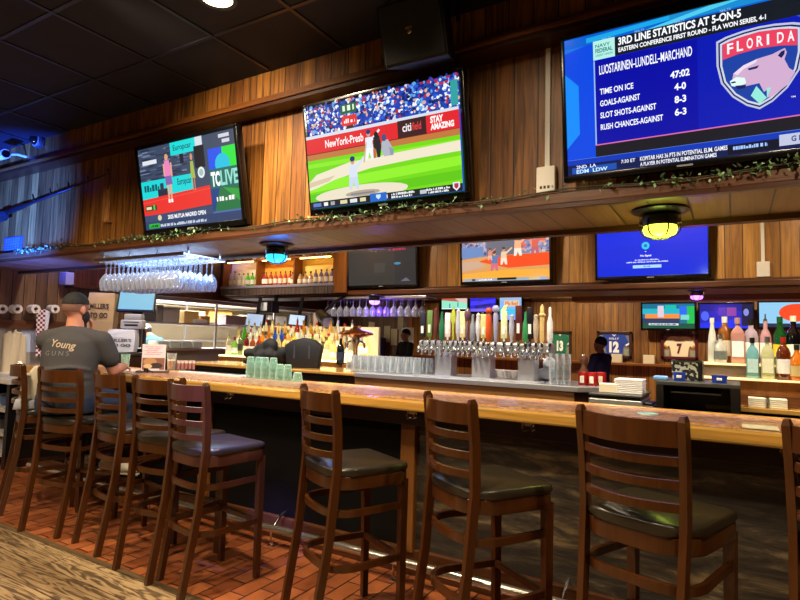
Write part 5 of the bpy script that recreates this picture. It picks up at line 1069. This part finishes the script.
# red ketchup-red cans on the steel end
for i, x in enumerate((583, 592.5, 599)):
    v = at(x, 383, Y=4.62)
    t = thing('red_can', 'red can with cream label on the steel counter end, %s of three' % ORD[i], 'can', (v.x, 4.62+.09*(i == 2), IZ+.006), group='red cans')
    MB().lathe([(0, 0), (.034, 0), (.038, .01), (.038, .095), (.034, .105), (.030, .10), (0, .10)], 16).build('can', mat('red_paint', '#9c1616', .3), t, 'auto')
    MB().box(-.016, .016, -.0395, -.034, .02, .075, .002).build('label', M_LAB, t)
v = at(583, 362, Y=4.95)
bt = thing('sauce_bottle', 'brown bulbous sauce bottle standing behind the red cans', 'bottle', (v.x, 4.98, IZ+.006))
MB().lathe([(0, 0), (.036, 0), (.038, .10), (.02, .13), (.018, .15), (.034, .18), (.036, .205), (.02, .235), (0, .24)], 16).build('body', mat('brown_glass', '#5a3a2a', .15), bt, 'auto'); MB().lathe([(.0385, .02), (.0385, .08)], 16).build('label', M_LAB, bt)
rg = random.Random(9); mb = MB(); v = at(541, 372, Y=4.85)
for k in range(14): mb.ball((rg.uniform(-.12, .12), rg.uniform(-.05, .05), rg.uniform(.03, .10)), (.05, .04, .04), seg=8)
mb.ball((.07, 0, .15), (.06, .05, .06)); mb.ball((-.07, 0, .15), (.05, .05, .05))
o = remeshed(mb, 'bar_towel', mat('white_blue_cloth', '#c9d0dc', .7), None, .014, 2); o.location = (v.x, 4.86, IZ+.006); tag(o, 'crumpled white bar towel on the steel counter right of the draft tower', 'towel')
for i, (px_, n) in enumerate(((499, 4), )):
    for k in range(n):
        v = at(494+7*k, 377, Y=4.95)
        tag(MB().lathe([(0, 0), (.03, 0), (.042, .07), (.039, .07), (.028, .006), (0, .006)], 14).build('ramekin', mat('white_ceramic', '#e6dedd', .3), None, 'auto', (v.x, 4.95, IZ+.006)), 'white ramekin seen between the tower pedestals, %s from the left' % ORD[k], 'ramekin', 'ramekins behind the draft tower')
# ------------------------------------------------------------------ bottle shelf at the right
M_LIT2 = mat('warm_lit_tier', '#f0dcb0', .4, emit='#ffd890', es=.8)
RX0 = at(707, 365, Y=4.45).x
rs = thing('bottle_shelf', 'two-tiered lit bottle shelf behind the bar at the right edge', 'bottle shelf', (RX0, 4.3, 0))
T1, T2 = at(748, 378, Y=4.38).z-.002, at(748, 364, Y=4.52).z
MB().box(-.12, 1.6, .0, .5, 0, T1-.10).build('body', wood('shelf_body_wood', '#7a4c28', '#5c3518', 'z', 'x', None, rough=.4), rs)
MB().box(.0, 1.6, .02, .5, T1-.10, T1-.012).build('lower_board', W_CAB, rs)
MB().box(-.02, 1.6, .0, .5, T1-.012, T1, .003).build('lower_tier', M_LIT2, rs)
MB().box(-.02, 1.6, .15, .5, T1, T2-.012).build('tier_front', mat('smoky_mirror_front', '#8a7664', .15, .5), rs)
MB().box(-.03, 1.6, .14, .5, T2-.012, T2, .003).build('upper_tier', M_LIT2, rs)
MB().box(-.0, 1.6, -.14, .0, T1-.20, T1-.17, .004).build('wooden_ledge', W_BAR, rs)
for k in range(2):
    v = at(759+16.5*k, 397, Y=4.24)
    for j in range(5): tag(MB().box(-.058, .058, -.05, .05, 0, .0115, .003).build('napkin_pad', mat('cream_napkins', '#e6dcc4', .8), loc=(v.x, 4.235, T1-.17+.0118*j)), 'cream napkin pad, %s from the bottom in the %s stack below the bottles' % (ORD[j], ('left', 'right')[k]), 'napkins', 'napkin stacks on the ledge')
def rb(x, y, z, *a, **k):
    v = at(x, 360, Y=y); return bottle(*a, loc=(v.x, y, z), **k)
G_ = 'bottles on the right-hand shelf'
YB, YF = 4.56, 4.38
rb(712.5, YB, T2, 'tall frosted white bottle at the left end of the right-hand shelf', 'bottle', G_, 'slim', '#dfe3d8', None, mat('frost_cap', '#e8e8e4', .4), s=1.0, trans=.1)
rb(725, YB+.07, T2, 'amber whiskey bottle with pale stopper behind the silver-labelled clear bottle', 'bottle', G_, 'round', '#9a5a1c', M_LAB, M_WHITE, s=1.22)
rb(720.5, YB-.05, T2, 'clear squat bottle with a silver-grey label on the upper tier', 'bottle', G_, 'squat', '#d8d8cc', mat('silver_grey_label', '#6a706e', .4, noise=.5, nscale=120), M_CAPS, s=.82)
rb(738, YB, T2, 'rose pink bottle with a tall white label on the upper tier', 'bottle', G_, 'round', '#d09a8c', M_LABW, mat('blush_cap', '#b88a84', .4), s=1.18, square=True)
rb(751.5, YB, T2, 'clear lilac bottle with a dark stopper behind the blue gin', 'bottle', G_, 'round', '#c8b4c4', M_LABW, M_CAPB, s=1.14)
rb(766, YB, T2, 'pale pink bottle with a silver pourer behind the clear gin', 'bottle', G_, 'tall', '#dca8ac', M_LABW, s=.98, pourer=True)
rb(780.5, YB, T2, 'green bottle with a yellow label on the upper tier', 'bottle', G_, 'wine', '#0e5a24', mat('yellow_label', '#e4cc1c', .5), mat('green_cap', '#0e5a26', .4), s=1.06)
rb(794, YB, T2, 'near-black bottle with a white label and cream neck on the upper tier', 'bottle', G_, 'wine', '#0c0e12', M_LABW, M_LAB, s=1.08)
rb(752.5, YF, T1, 'square turquoise blue gin bottle on the lower tier', 'bottle', G_, 'round', '#86c4cc', mat('blue_crest_label', '#bfe0e4', .5, noise=.3, nscale=80), M_CAPB, s=1.0, square=True, trans=.5)
rb(767.5, YF, T1, 'square clear gin bottle with pale yellow tint on the lower tier', 'bottle', G_, 'round', '#d8dcac', mat('pale_crest_label', '#e8e8cc', .5, noise=.2, nscale=80), M_CAPS, s=1.03, square=True, trans=.5)
rb(783.5, YF, T1, 'amber-red whiskey bottle with a white label and red cap on the lower tier', 'bottle', G_, 'round', '#6e2c10', M_LABW, M_CAPR, s=1.03)
rb(797, YF, T1, 'orange bottle with a tan label at the right end of the lower tier', 'bottle', G_, 'squat', '#d87818', mat('tan_label', '#c8b078', .5), M_CAPB, s=.95)
# ------------------------------------------------------------------ framed jerseys on the far wall
def jersey(label, tl, br, shirt, trim, num, numc, name, mount, frame):
    a, b2 = at(*tl, Y=FARY-.03), at(*br, Y=FARY-.03); w, h = b2.x-a.x, a.z-b2.z
    t = thing('framed_jersey', label, 'framed jersey', (a.x, FARY-.002, b2.z), group='framed jerseys on the far wall')
    MB().box(0, w, -.05, 0, 0, .05, .004).box(0, w, -.05, 0, h-.05, h, .004).box(0, .05, -.05, 0, 0, h, .004).box(w-.05, w, -.05, 0, 0, h, .004).build('frame', frame, t)
    MB().box(.04, w-.04, -.02, 0, .04, h-.04).build('mount_board', mount, t)
    b = [(.28, .10), (.26, .42), (.22, .55), (.16, .44), (.06, .52), (.20, .86), (.38, .93), (.44, .88), (.56, .88), (.62, .93), (.80, .86), (.94, .52), (.84, .44), (.78, .55), (.74, .42), (.72, .10)]
    MB().prism([(u*w, v*h) for u, v in b], .02, .035, M=Matrix.Rotation(PI/2, 4, 'X'), bevel=.004).build('jersey', shirt, t)
    for pts in (((.06, .52), (.16, .44), (.185, .50), (.085, .58)), ((.94, .52), (.84, .44), (.815, .50), (.915, .58)), ((.44, .88), (.50, .80), (.56, .88), (.53, .88), (.50, .84), (.47, .88))): MB().prism([(u*w, v*h) for u, v in pts], .034, .038, M=Matrix.Rotation(PI/2, 4, 'X')).build('trim', trim, t)
    p = Pic(numc); p.v = []; p.f = []; p.c = []
    p.text(num, .36 if len(num) > 1 else .43, .38, .64 if len(num) > 1 else .57, .80, numc, .06)
    if name: p.text(name, .36, .24, .64, .31, numc, .02)
    p.build('number', w, h, PRN, t, -.041, x0=0)
    for u in (.08, .78): MB().box(u*w, (u+.14)*w, -.024, -.019, .1*h, .36*h).build('photo', mat('inset_photo', '#8a8f78', .5, noise=.7, nscale=18), t)
M_FR = mat('dark_wood_frame', '#3a2018', .4)
jersey('framed green jersey with a white number 13 right of the taps', (549, 331), (571.5, 356.5), mat('jersey_green', '#0f6a4c', .7), M_LABW, '13', '#eef2ee', None, mat('green_mount', '#2f8a68', .6), M_FR)
jersey('framed royal blue jersey with number 12 on the far wall', (597, 331), (632, 358.5), mat('jersey_blue', '#16389c', .7), M_LABW, '12', '#f0f2f6', 'KELLY', mat('grey_blue_mount', '#6a6e86', .6), M_FR)
jersey('framed cream jersey with a dark red number 7 on the far wall', (661, 333.5), (698.5, 360), mat('jersey_cream', '#e6d8b8', .7), mat('gold_trim', '#c89a2c', .6), '7', '#5a1620', 'THEISMANN', mat('wine_mount', '#8a5a4a', .6), mat('wine_red_frame', '#4e1420', .4))
for i, x in enumerate((617, 649)):
    v = at(x, 365, Y=FARY-.08)
    tag(MB().box(-.1, .1, -.05, .05, 0, .17, .006).build('wall_box', mat('cream_box', '#cfc2a4', .6), loc=(v.x, FARY-.08, 1.05)), 'small cream box on the far wall ledge, %s of the cream jersey' % ('well left' if i == 0 else 'just left'), 'box')
# papers pinned left of the taps on the far wall
for i, (x, y) in enumerate(((371, 330), (387, 334), (394, 337), (402, 335), (401, 321))):
    v = at(x, y, Y=10)
    tag(MB().box(-.075, .075, -.006, 0, -.17, .17).build('pinned_paper', mat('cream_paper', '#ead9b0', .7), loc=(v.x, 10.003, v.z), rot=(0, rad(6 if i == 0 else 0), 0)), 'cream paper pinned to the far partition left of the taps, %s from the left' % ORD[[0, 1, 2, 4, 3][i]], 'paper')
v = at(378, 345, Y=9.85)
tag(MB().box(-.12, .12, -.1, .1, -1.1, .3, .01).build('display_unit', mat('indigo_plastic', '#4a4686', .4), loc=(v.x, 9.87, 1.12)), 'indigo upright unit standing before the far partition left of the taps', 'box')
v = at(411, 340, Y=10)
tag(MB().box(-.14, .14, -.006, 0, -.25, .25).build('wall_sheet', M_LABW, loc=(v.x-.06, 9.955, v.z)), 'large white sheet on the far partition end just left of the taps', 'paper')
# blue bag behind the third stool, on a purse hook
v = at(111, 404, Y=2.93)
bb = thing('blue_bag', 'blue bag with a small white mark hanging under the bar right of the man', 'bag', (v.x, 2.915, .70))
MB().box(-.13, .13, -.05, .04, 0, .24, .02).build('body', mat('bright_blue_nylon', '#1c2fb4', .5), bb, 'auto'); MB().box(-.09, -.06, -.054, -.049, .10, .20, .002).build('mark', M_WHITE, bb)
MB().tube([(-.07, -.01, .23), (-.04, -.01, .29), (.04, -.01, .29), (.07, -.01, .23)], .007, 6).build('strap', mat('bright_blue_nylon', '#1c2fb4', .5), bb, True)
# ================================================================== PEOPLE
V = Vector
def limb(mb, pts, rs, seg=12):
    mb.tube(pts, list(rs), seg)
    for p, r in zip(pts, rs): mb.ball(p, r*.995, seg=12)
def hand(mb, w, d, n, s=1.0, curl=.5, side=1):
    """w wrist, d direction of the fingers, n direction the palm faces"""
    w, d, n = V(w), V(d).normalized(), V(n).normalized(); n = (n-d*n.dot(d)).normalized(); a = d.cross(n)*side
    M = Matrix((( *a, ), ( *n, ), ( *d, ))).transposed().to_4x4()
    mb.ball(w+d*.045*s, (.040*s, .017*s, .050*s), M, 12)
    for k, (o, L) in enumerate(((-.030, .060), (-.010, .075), (.011, .080), (.031, .070))):
        p0 = w+d*.075*s+a*o*s; L *= s
        p1 = p0+(d+n*curl*.4).normalized()*L*.45; p2 = p1+(d+n*curl*1.3).normalized()*L*.32; p3 = p2+(d*.7+n*curl*2).normalized()*L*.26
        limb(mb, [p0, p1, p2, p3], [.0092*s, .0088*s, .008*s, .007*s], 8)
    q0 = w+d*.02*s+a*.03*s; q1 = q0+(a*.75+d*.6+n*.3).normalized()*.045*s; q2 = q1+(a*.25+d+n*.4).normalized()*.032*s
    limb(mb, [q0, q1, q2], [.012*s, .0105*s, .008*s], 8)
def head(mb, c, fd, s=1.0, tilt=0):
    """c centre of the skull, fd facing direction in plan"""
    fd = V(fd).normalized(); r = fd.cross(V((0, 0, 1))); M = Matrix((( *r, ), ( *fd, ), (0, 0, 1))).transposed().to_4x4()
    def q(x, y, z): return c+(r*x+fd*y+V((0, 0, z)))*s
    mb.ball(q(0, -.012, .025), (.077*s, .096*s, .098*s), M, 18); mb.ball(q(0, .022, -.045), (.062*s, .068*s, .078*s), M, 16)
    mb.ball(q(0, .055, -.095), (.034*s, .028*s, .026*s), M, 10)                       # chin
    mb.tube([q(0, .085, .02), q(0, .102, -.012), q(0, .108, -.028)], [.010*s, .013*s, .016*s], 8); mb.ball(q(0, .107, -.026), .015*s, seg=8)   # nose
    for e in (-1, 1):
        mb.ball(q(e*.078, -.005, -.012), (.010*s, .020*s, .033*s), M, 10); mb.ball(q(e*.032, .076, .022), (.020*s, .012*s, .008*s), M, 8)        # ears, brows
    mb.tube([q(-.024, .086, -.066), q(0, .093, -.064), q(.024, .086, -.066)], .007*s, 8)
    return q, M
def eyes(q, M, s, parent):
    mb = MB()
    for e in (-1, 1): mb.ball(q(e*.032, .080, .004), (.012*s, .008*s, .007*s), M, 8)
    mb.build('eyes', mat('eye_dark', '#1c1614', .2), parent, True)
    mb = MB(); mb.tube([q(-.022, .0935, -.066), q(0, .100, -.065), q(.022, .0935, -.066)], .0035*s, 6); mb.build('lips', mat('lip_tone', '#8a4a40', .5), parent, True)
def cut_below(mb, c, n): bmesh.ops.bisect_plane(mb.bm, geom=mb.bm.verts[:]+mb.bm.edges[:]+mb.bm.faces[:], plane_co=c, plane_no=n, clear_inner=True)
# ---- the seated man
SK = mat('warm_skin', '#c98a70', .5, noise=.06, nscale=14)
MR = rad(40); man = thing('person', 'person in a dark grey T-shirt sitting with back turned, hand held to the face', 'person', (-4.30, 2.395, 0), MR)
HC = V((.0, .05, 1.565)); FD = V((.5, .87, 0))
SHR, SHL = V((.20, .03, 1.325)), V((-.178, .03, 1.32))
ELR, WRR = V((.275, .10, 1.10)), V((.27, .36, 1.115))
mouth = HC+FD.normalized()*.135+V((0, 0, -.085))
ELL, WRL = V((-.16, .37, 1.115)), mouth+V((-.015, .05, -.115))
HPR, KNR, ANR = V((.10, -.02, .885)), V((.36, .25, .83)), V((.26, .20, .42))
HPL, KNL, ANL = V((-.10, -.02, .885)), V((.05, .37, .83)), V((-.02, .42, .42))
def torso(mb, e=0.0):
    mb.tube([(0, -.03, .80), (0, -.03, .86), (0, -.035, .96), (0, -.025, 1.08), (0, -.005, 1.20), (0, .015, 1.30), (0, .03, 1.365), (0, .04, 1.40)], [(.18+e, .125+e), (.19+e, .14+e), (.185+e, .14+e), (.18+e, .135+e), (.188+e, .13+e), (.185+e, .12+e), (.13+e, .09+e), (.085+e, .072+e)], 24, up=(0, 1, 0))
    limb(mb, [(-.15, .02, 1.33), (0, .02, 1.365), (.15, .02, 1.33)], [.068+e, .074+e, .068+e])
mb = MB(); torso(mb)
limb(mb, [(0, .03, 1.37), (0, .04, 1.44), HC+V((0, -.01, -.05))], [.068, .062, .058])
limb(mb, [SHR, (SHR+ELR)/2+V((.01, -.01, 0)), ELR], [.068, .058, .046]); limb(mb, [ELR, ELR.lerp(WRR, .35), WRR], [.047, .046, .031]); hand(mb, WRR, (-.5, .85, -.05), (0, -.2, -1), 1, .25, -1)
limb(mb, [SHL, (SHL+ELL)/2, ELL], [.068, .056, .046]); limb(mb, [ELL, ELL.lerp(WRL, .35), WRL], [.047, .046, .031]); hand(mb, WRL, (.10, -.12, 1), (-.6, -.5, .1), 1, .6, 1)
limb(mb, [HPR, HPR.lerp(KNR, .5), KNR], [.105, .09, .066]); limb(mb, [KNR, KNR.lerp(ANR, .35), ANR], [.066, .062, .042])
limb(mb, [HPL, HPL.lerp(KNL, .5), KNL], [.105, .09, .066]); limb(mb, [KNL, KNL.lerp(ANL, .35), ANL], [.066, .062, .042])
FR_, FL_ = V((.95, -.25, -.06)).normalized(), V((-.6, .75, -.04)).normalized()
for A, F in ((ANR, FR_), (ANL, FL_)): limb(mb, [A+V((0, 0, -.03)), A+F*.09+V((0, 0, -.06)), A+F*.17+V((0, 0, -.065))], [.042, .036, .026])
q, HM = head(mb, HC, FD)
remeshed(mb, 'body', SK, man, .008, 3); eyes(q, HM, 1, man)
mb = MB(); torso(mb, .012)
limb(mb, [SHR, SHR.lerp(ELR, .5)+V((.012, -.01, 0)), SHR.lerp(ELR, .60)+V((.01, -.008, 0))], [.080, .075, .073]); limb(mb, [SHL, SHL.lerp(ELL, .5), SHL.lerp(ELL, .66)], [.084, .077, .074])
for k in range(5):
    z = .90+.055*k; mb.tube([(.190*math.cos(a), -.03-.145*math.sin(a), z+.012*math.sin(3*a+k)) for a in [PI*.12+PI*.76*j/12 for j in range(13)]], .011, 6)
mb.tube([(.12*math.cos(a), .035+.085*math.sin(a), 1.405) for a in [2*PI*j/16 for j in range(17)]], .008, 6)
sh = remeshed(mb, 'shirt', mat('charcoal_cotton', '#3b393b', .85, noise=.12, nscale=20), man, .010, 4); sh['label'] = 'dark grey T-shirt'
# print on the back of the shirt: nearest cloth behind each letter
dg = bpy.context.evaluated_depsgraph_get(); bv = BVHTree.FromPolygons([v.co.copy() for v in sh.data.vertices], [tuple(p.vertices) for p in sh.data.polygons])
def on_back(txt, x0, x1, z0, z1, col, bold, shear=0, skew=0):
    vs, fs = text_tris(txt, bold, shear)
    co = []
    for u, v in vs:
        x, z = x0+(x1-x0)*u, z0+(z1-z0)*v+skew*u; h = bv.ray_cast(V((x, -1, z)), V((0, 1, 0)))
        co.append((x, (h[0].y if h[0] else -.14)-.004, z))
    me = bpy.data.meshes.new('back_print'); me.from_pydata(co, [], fs); link('back_print', me, mat(*col), sh)
on_back('Young', -.095, .075, 1.265, 1.335, ('beige_print', '#b3a08a', .8), .015, .25, -.02)
on_back('G U N S', -.13, .04, 1.215, 1.25, ('grey_print', '#6f6e72', .8), .0)
mb = MB(); e = .013
mb.tube([(0, -.03, .79), (0, -.03, .86), (0, -.035, .93)], [(.20, .14), (.212, .152), (.205, .150)], 22, up=(0, 1, 0))
for HP, KN, AN in ((HPR, KNR, ANR), (HPL, KNL, ANL)): limb(mb, [HP, HP.lerp(KN, .5), KN], [.112, .104, .08]); limb(mb, [KN, KN.lerp(AN, .5), AN+V((0, 0, .01))], [.08, .072, .062])
remeshed(mb, 'jeans', mat('dark_blue_denim', '#222a42', .85, noise=.2, nscale=60), man, .012, 3)
for A, F in ((ANR, FR_), (ANL, FL_)):
    mb = MB(); mb.tube([A-F*.05+V((0, 0, -.06)), A+F*.03+V((0, 0, -.055)), A+F*.12+V((0, 0, -.07)), A+F*.215+V((0, 0, -.08))], [(.040, .045), (.045, .055), (.046, .042), (.034, .024)], 14, up=(0, 0, 1)); mb.ball(A+V((0, 0, -.03)), (.048, .048, .045)); mb.ball(A+F*.2+V((0, 0, -.08)), (.036, .036, .026)); mb.ball(A-F*.05+V((0, 0, -.065)), (.04, .04, .045))
    so = remeshed(mb, 'shoe', mat('white_leather', '#d9d2c2', .5), man, .008, 2)
    mb = MB(); r_ = F.cross(V((0, 0, 1))).normalized()
    mb.tube([A-F*.085+V((0, 0, -.107)), A+F*.05+V((0, 0, -.112)), A+F*.235+V((0, 0, -.112))], [(.040, .011), (.048, .011), (.030, .011)], 12, up=(0, 0, 1)).build('sole', mat('ivory_sole', '#bdb4a2', .6), so, True)
# hair: flat black crop above a faded neck, short beard
mb = MB(); mb.ball(q(0, -.012, .028), (.084, .103, .106), HM, 24); cut_below(mb, HC+V((0, 0, .040)), (0, 0, 1)); mb.box(-.0001, .0001, -.0001, .0001, 1.6, 1.6001)
mb.build('hair', mat('black_hair', '#0c0a0b', .75, bump=.5, nscale=200), man, True)
mb = MB(); mb.ball(q(.0, .026, -.055), (.068, .076, .074), HM, 20); cut_below(mb, q(0, -.005, -.06), FD.normalized()+V((0, 0, -.75))); mb.build('beard', mat('black_beard', '#120d0c', .8, bump=.5, nscale=200), man, True)
mb = MB(); mb.ball(q(.0, -.012, .02), (.0785, .0985, .100), HM, 20); cut_below(mb, HC+V((0, 0, -.02)), (0, 0, 1)); mb.build('fade', mat('cropped_sides', '#7a5648', .8), man, True)
# ---- others, further back
def stander(label, loc, rz, shirt, skin, hair, s=1.0, lean=0.0, cap=None, apron=None):
    t = thing('person', label, 'person', loc, rz); t.scale = (s, s, s)
    ln = lambda z: lean*max(0, z-.95)
    HCs = V((0, ln(1.6)+.02, 1.60-lean*.12)); sk = mat('skin_'+skin[1:], skin, .5)
    def tor(mb, e=0): mb.tube([(0, ln(z), z-.1*lean*max(0, z-1)) for z in (.84, .95, 1.08, 1.22, 1.34, 1.42, 1.46)], [(.165+e, .11+e), (.165+e, .115+e), (.15+e, .105+e), (.18+e, .12+e), (.185+e, .11+e), (.12+e, .08+e), (.07+e, .06+e)], 20, up=(0, 1, 0))
    mb = MB(); tor(mb); limb(mb, [(0, ln(1.44), 1.43), (0, ln(1.5)+.01, 1.50-lean*.06), HCs+V((0, 0, -.04))], [.06, .055, .052])
    sv = MB(); tor(sv, .014); tr = MB(); tr.tube([(0, 0, .82), (0, 0, .98)], [(.175, .125), (.178, .128)], 18, up=(0, 1, 0))
    for e in (-1, 1):
        S_, E_, W_ = V((e*.195, ln(1.4), 1.385-lean*.05)), V((e*.245, ln(1.2)+.06, 1.12)), V((e*.14, ln(1.2)+.29, 1.14))
        limb(mb, [S_, S_.lerp(E_, .5), E_], [.058, .05, .04]); limb(mb, [E_, E_.lerp(W_, .4), W_], [.041, .039, .028]); hand(mb, W_, (-e*.3, .9, .05), (0, -.1, -1), .95, .6, -e)
        limb(sv, [S_, S_.lerp(E_, .5), S_.lerp(E_, .75)], [.072, .066, .062])
        H_2, K_, A_ = V((e*.09, 0, .90)), V((e*.10, .02, .48)), V((e*.10, 0, .08))
        limb(mb, [H_2, K_, A_], [.085, .055, .038]); limb(mb, [A_, A_+V((0, .14, -.045))], [.038, .026]); limb(tr, [H_2, K_, A_+V((0, 0, .03))], [.098, .072, .06])
        MB().tube([A_+V((0, -.06, -.045)), A_+V((0, .05, -.04)), A_+V((0, .17, -.055))], [(.04, .04), (.045, .04), (.034, .024)], 12, up=(0, 0, 1)).build('shoe', M_BLACK, t, True)
    qq, MM = head(mb, HCs, (0, 1, 0))
    remeshed(mb, 'body', sk, t, .010, 3); eyes(qq, MM, 1, t)
    remeshed(sv, 'shirt', mat('cloth_'+shirt[1:], shirt, .85), t, .012, 3); remeshed(tr, 'trousers', mat('black_trousers', '#17171b', .85), t, .012, 3)
    mb = MB(); mb.ball(qq(0, -.018, .030), (.086, .106, .106), MM, 20); cut_below(mb, qq(0, 0, .02), (0, -.35, 1)); mb.build('hair', mat('hair_'+hair[1:], hair, .8), t, True)
    if cap: mb = MB(); mb.ball(qq(0, -.01, .04), (.09, .11, .10), MM, 20); cut_below(mb, qq(0, 0, .05), (0, -.1, 1)); mb.build('cap', mat('cap_'+cap[1:], cap, .7), t, True)
    return t
v = at(601, 352, Y=8.4); stander('person in a navy shirt standing across the bar, before the jersey number 12', (v.x, 8.4, 0), rad(70), '#18224a', '#7a5540', '#1a1412', .875)
v = at(406, 345, Y=9.6); stander('person with dark hair in a black top, far behind the left tap handles', (v.x, 9.6, 0), rad(150), '#15151a', '#9a6a52', '#0e0a0a', .93)
v = at(165, 335, X=-8.35); stander('cook in a teal shirt bending over behind the kitchen pass', (-8.35, v.y, 0), rad(95), '#2f5058', '#9a6a50', '#1a1412', .94, .75, '#e4e0d6')
# white cloth on the stool beside the man
mb = MB(); st0 = at(31, 408, Y=2.6); rg = random.Random(2)
cl = thing('folded_jacket', 'cream jacket with a grey lower part draped at the left stool\'s seat', 'jacket', (-4.735, 2.385, .782), rad(50)); cl.scale = (.8, .8, 1.0)
MB().prism([(-.17, 0), (.12, 0), (.13, .06), (.06, .07), (-.15, .08)], -.10, .10, M=Matrix.Rotation(PI/2, 4, 'X'), bevel=.02).build('grey_part', mat('pale_grey_cloth', '#9a9ca6', .85), cl, True)
MB().prism([(-.14, .07), (.10, .06), (.085, .20), (.05, .33), (-.02, .335), (-.12, .22)], -.05, .06, M=Matrix.Rotation(PI/2, 4, 'X'), bevel=.025).build('cream_part', mat('cream_canvas', '#d8cdb4', .85), cl, True)
# ================================================================== LIGHT
w = bpy.data.worlds.new('world'); S.world = w; w.use_nodes = True
w.node_tree.nodes['Background'].inputs[0].default_value = (.6, .5, .42, 1); w.node_tree.nodes['Background'].inputs[1].default_value = .05
WARM = (1.0, .80, .55); WARM2 = (1.0, .86, .68); COOL = (.86, .94, 1.0)
def area(name, loc, rot, size, watts, col, sy=None, spread=None):
    L = bpy.data.lights.new(name, 'AREA'); L.energy = watts; L.color = col; L.size = size
    if sy: L.shape = 'RECTANGLE'; L.size_y = sy
    if spread: L.spread = rad(spread)
    o = bpy.data.objects.new(name, L); C.objects.link(o); o.location = loc; o.rotation_euler = rot; return o
def spot(name, loc, tgt, watts, col, ang=70, blend=.6, r=.06):
    L = bpy.data.lights.new(name, 'SPOT'); L.energy = watts; L.color = col; L.spot_size = rad(ang); L.spot_blend = blend; L.shadow_soft_size = r
    o = bpy.data.objects.new(name, L); C.objects.link(o); o.location = loc
    o.rotation_euler = (V(tgt)-V(loc)).to_track_quat('-Z', 'Y').to_euler(); return o
# ceiling cans over the seating side
for i, (x, y, e) in enumerate(((cn.x, cn.y, 300), (cn.x+1.27, .9, 210), (cn.x-1.9, 1.1, 230), (.7, 1.3, 190), (cn.x-.6, -.4, 170), (-5.6, .4, 120))):
    spot('can_light', (x, y, CEIL-.03), (x+.0, y+.02, 0), e, WARM, 150, .5, .07)
# unseen spots added to brighten the header planks between the televisions
spot('added_header_wash', (-3.0, 1.6, 3.2), (-2.95, 2.92, 2.35), 180, WARM, 96, 1.0, .08)
spot('added_header_wash', (-.95, 1.7, 3.2), (-1.0, 2.92, 2.4), 30, WARM, 50, .9, .08)
spot('blue_spot', (-5.4, 1.5, 1.45), (-6.15, 2.92, 2.55), 3400, (.02, .10, 1.0), 56, 1.0, .06)
spot('blue_spot', (-2.0, .9, 3.1), (-2.58, 2.36, .78), 2200, (.14, .14, 1.0), 13, .8, .06)  # unseen narrow spot added for the blue glow on one stool seat
# inside the bar
for x in (-6.0, -4.2, -2.4, -.6, 1.0):
    spot('bar_can', (x, 3.68, CEIL-.03), (x, 4.2, 0), 190 if x < -5 else 240 if x > -1 else 400, WARM2, 130, .8, .08)
    spot('back_washer', (x, 5.2, CEIL-.03), (x+.1, 6.5, 2.3), 200, WARM, 75, .9, .08)
area('kitchen_tube', (-8.5, 6.6, 2.6), (0, 0, 0), .4, 420, (1, .96, .86), 4.5)
area('pass_tube', (-7.9, 6.4, 1.92), (0, 0, 0), .15, 20, (1, .95, .85), 3.0)
# far room
for x in (-5, -2.5, 0, 2): spot('far_can', (x, 10.4, CEIL-.03), (x, 11.6, .8), 420, WARM, 105, .8, .08)
area('added_rack_fill', (-4.3, 3.15, 2.07), (0, 0, 0), 1.8, 20, (.45, .65, 1.0), .3)  # cool area light added to brighten the hanging glasses, no fixture there
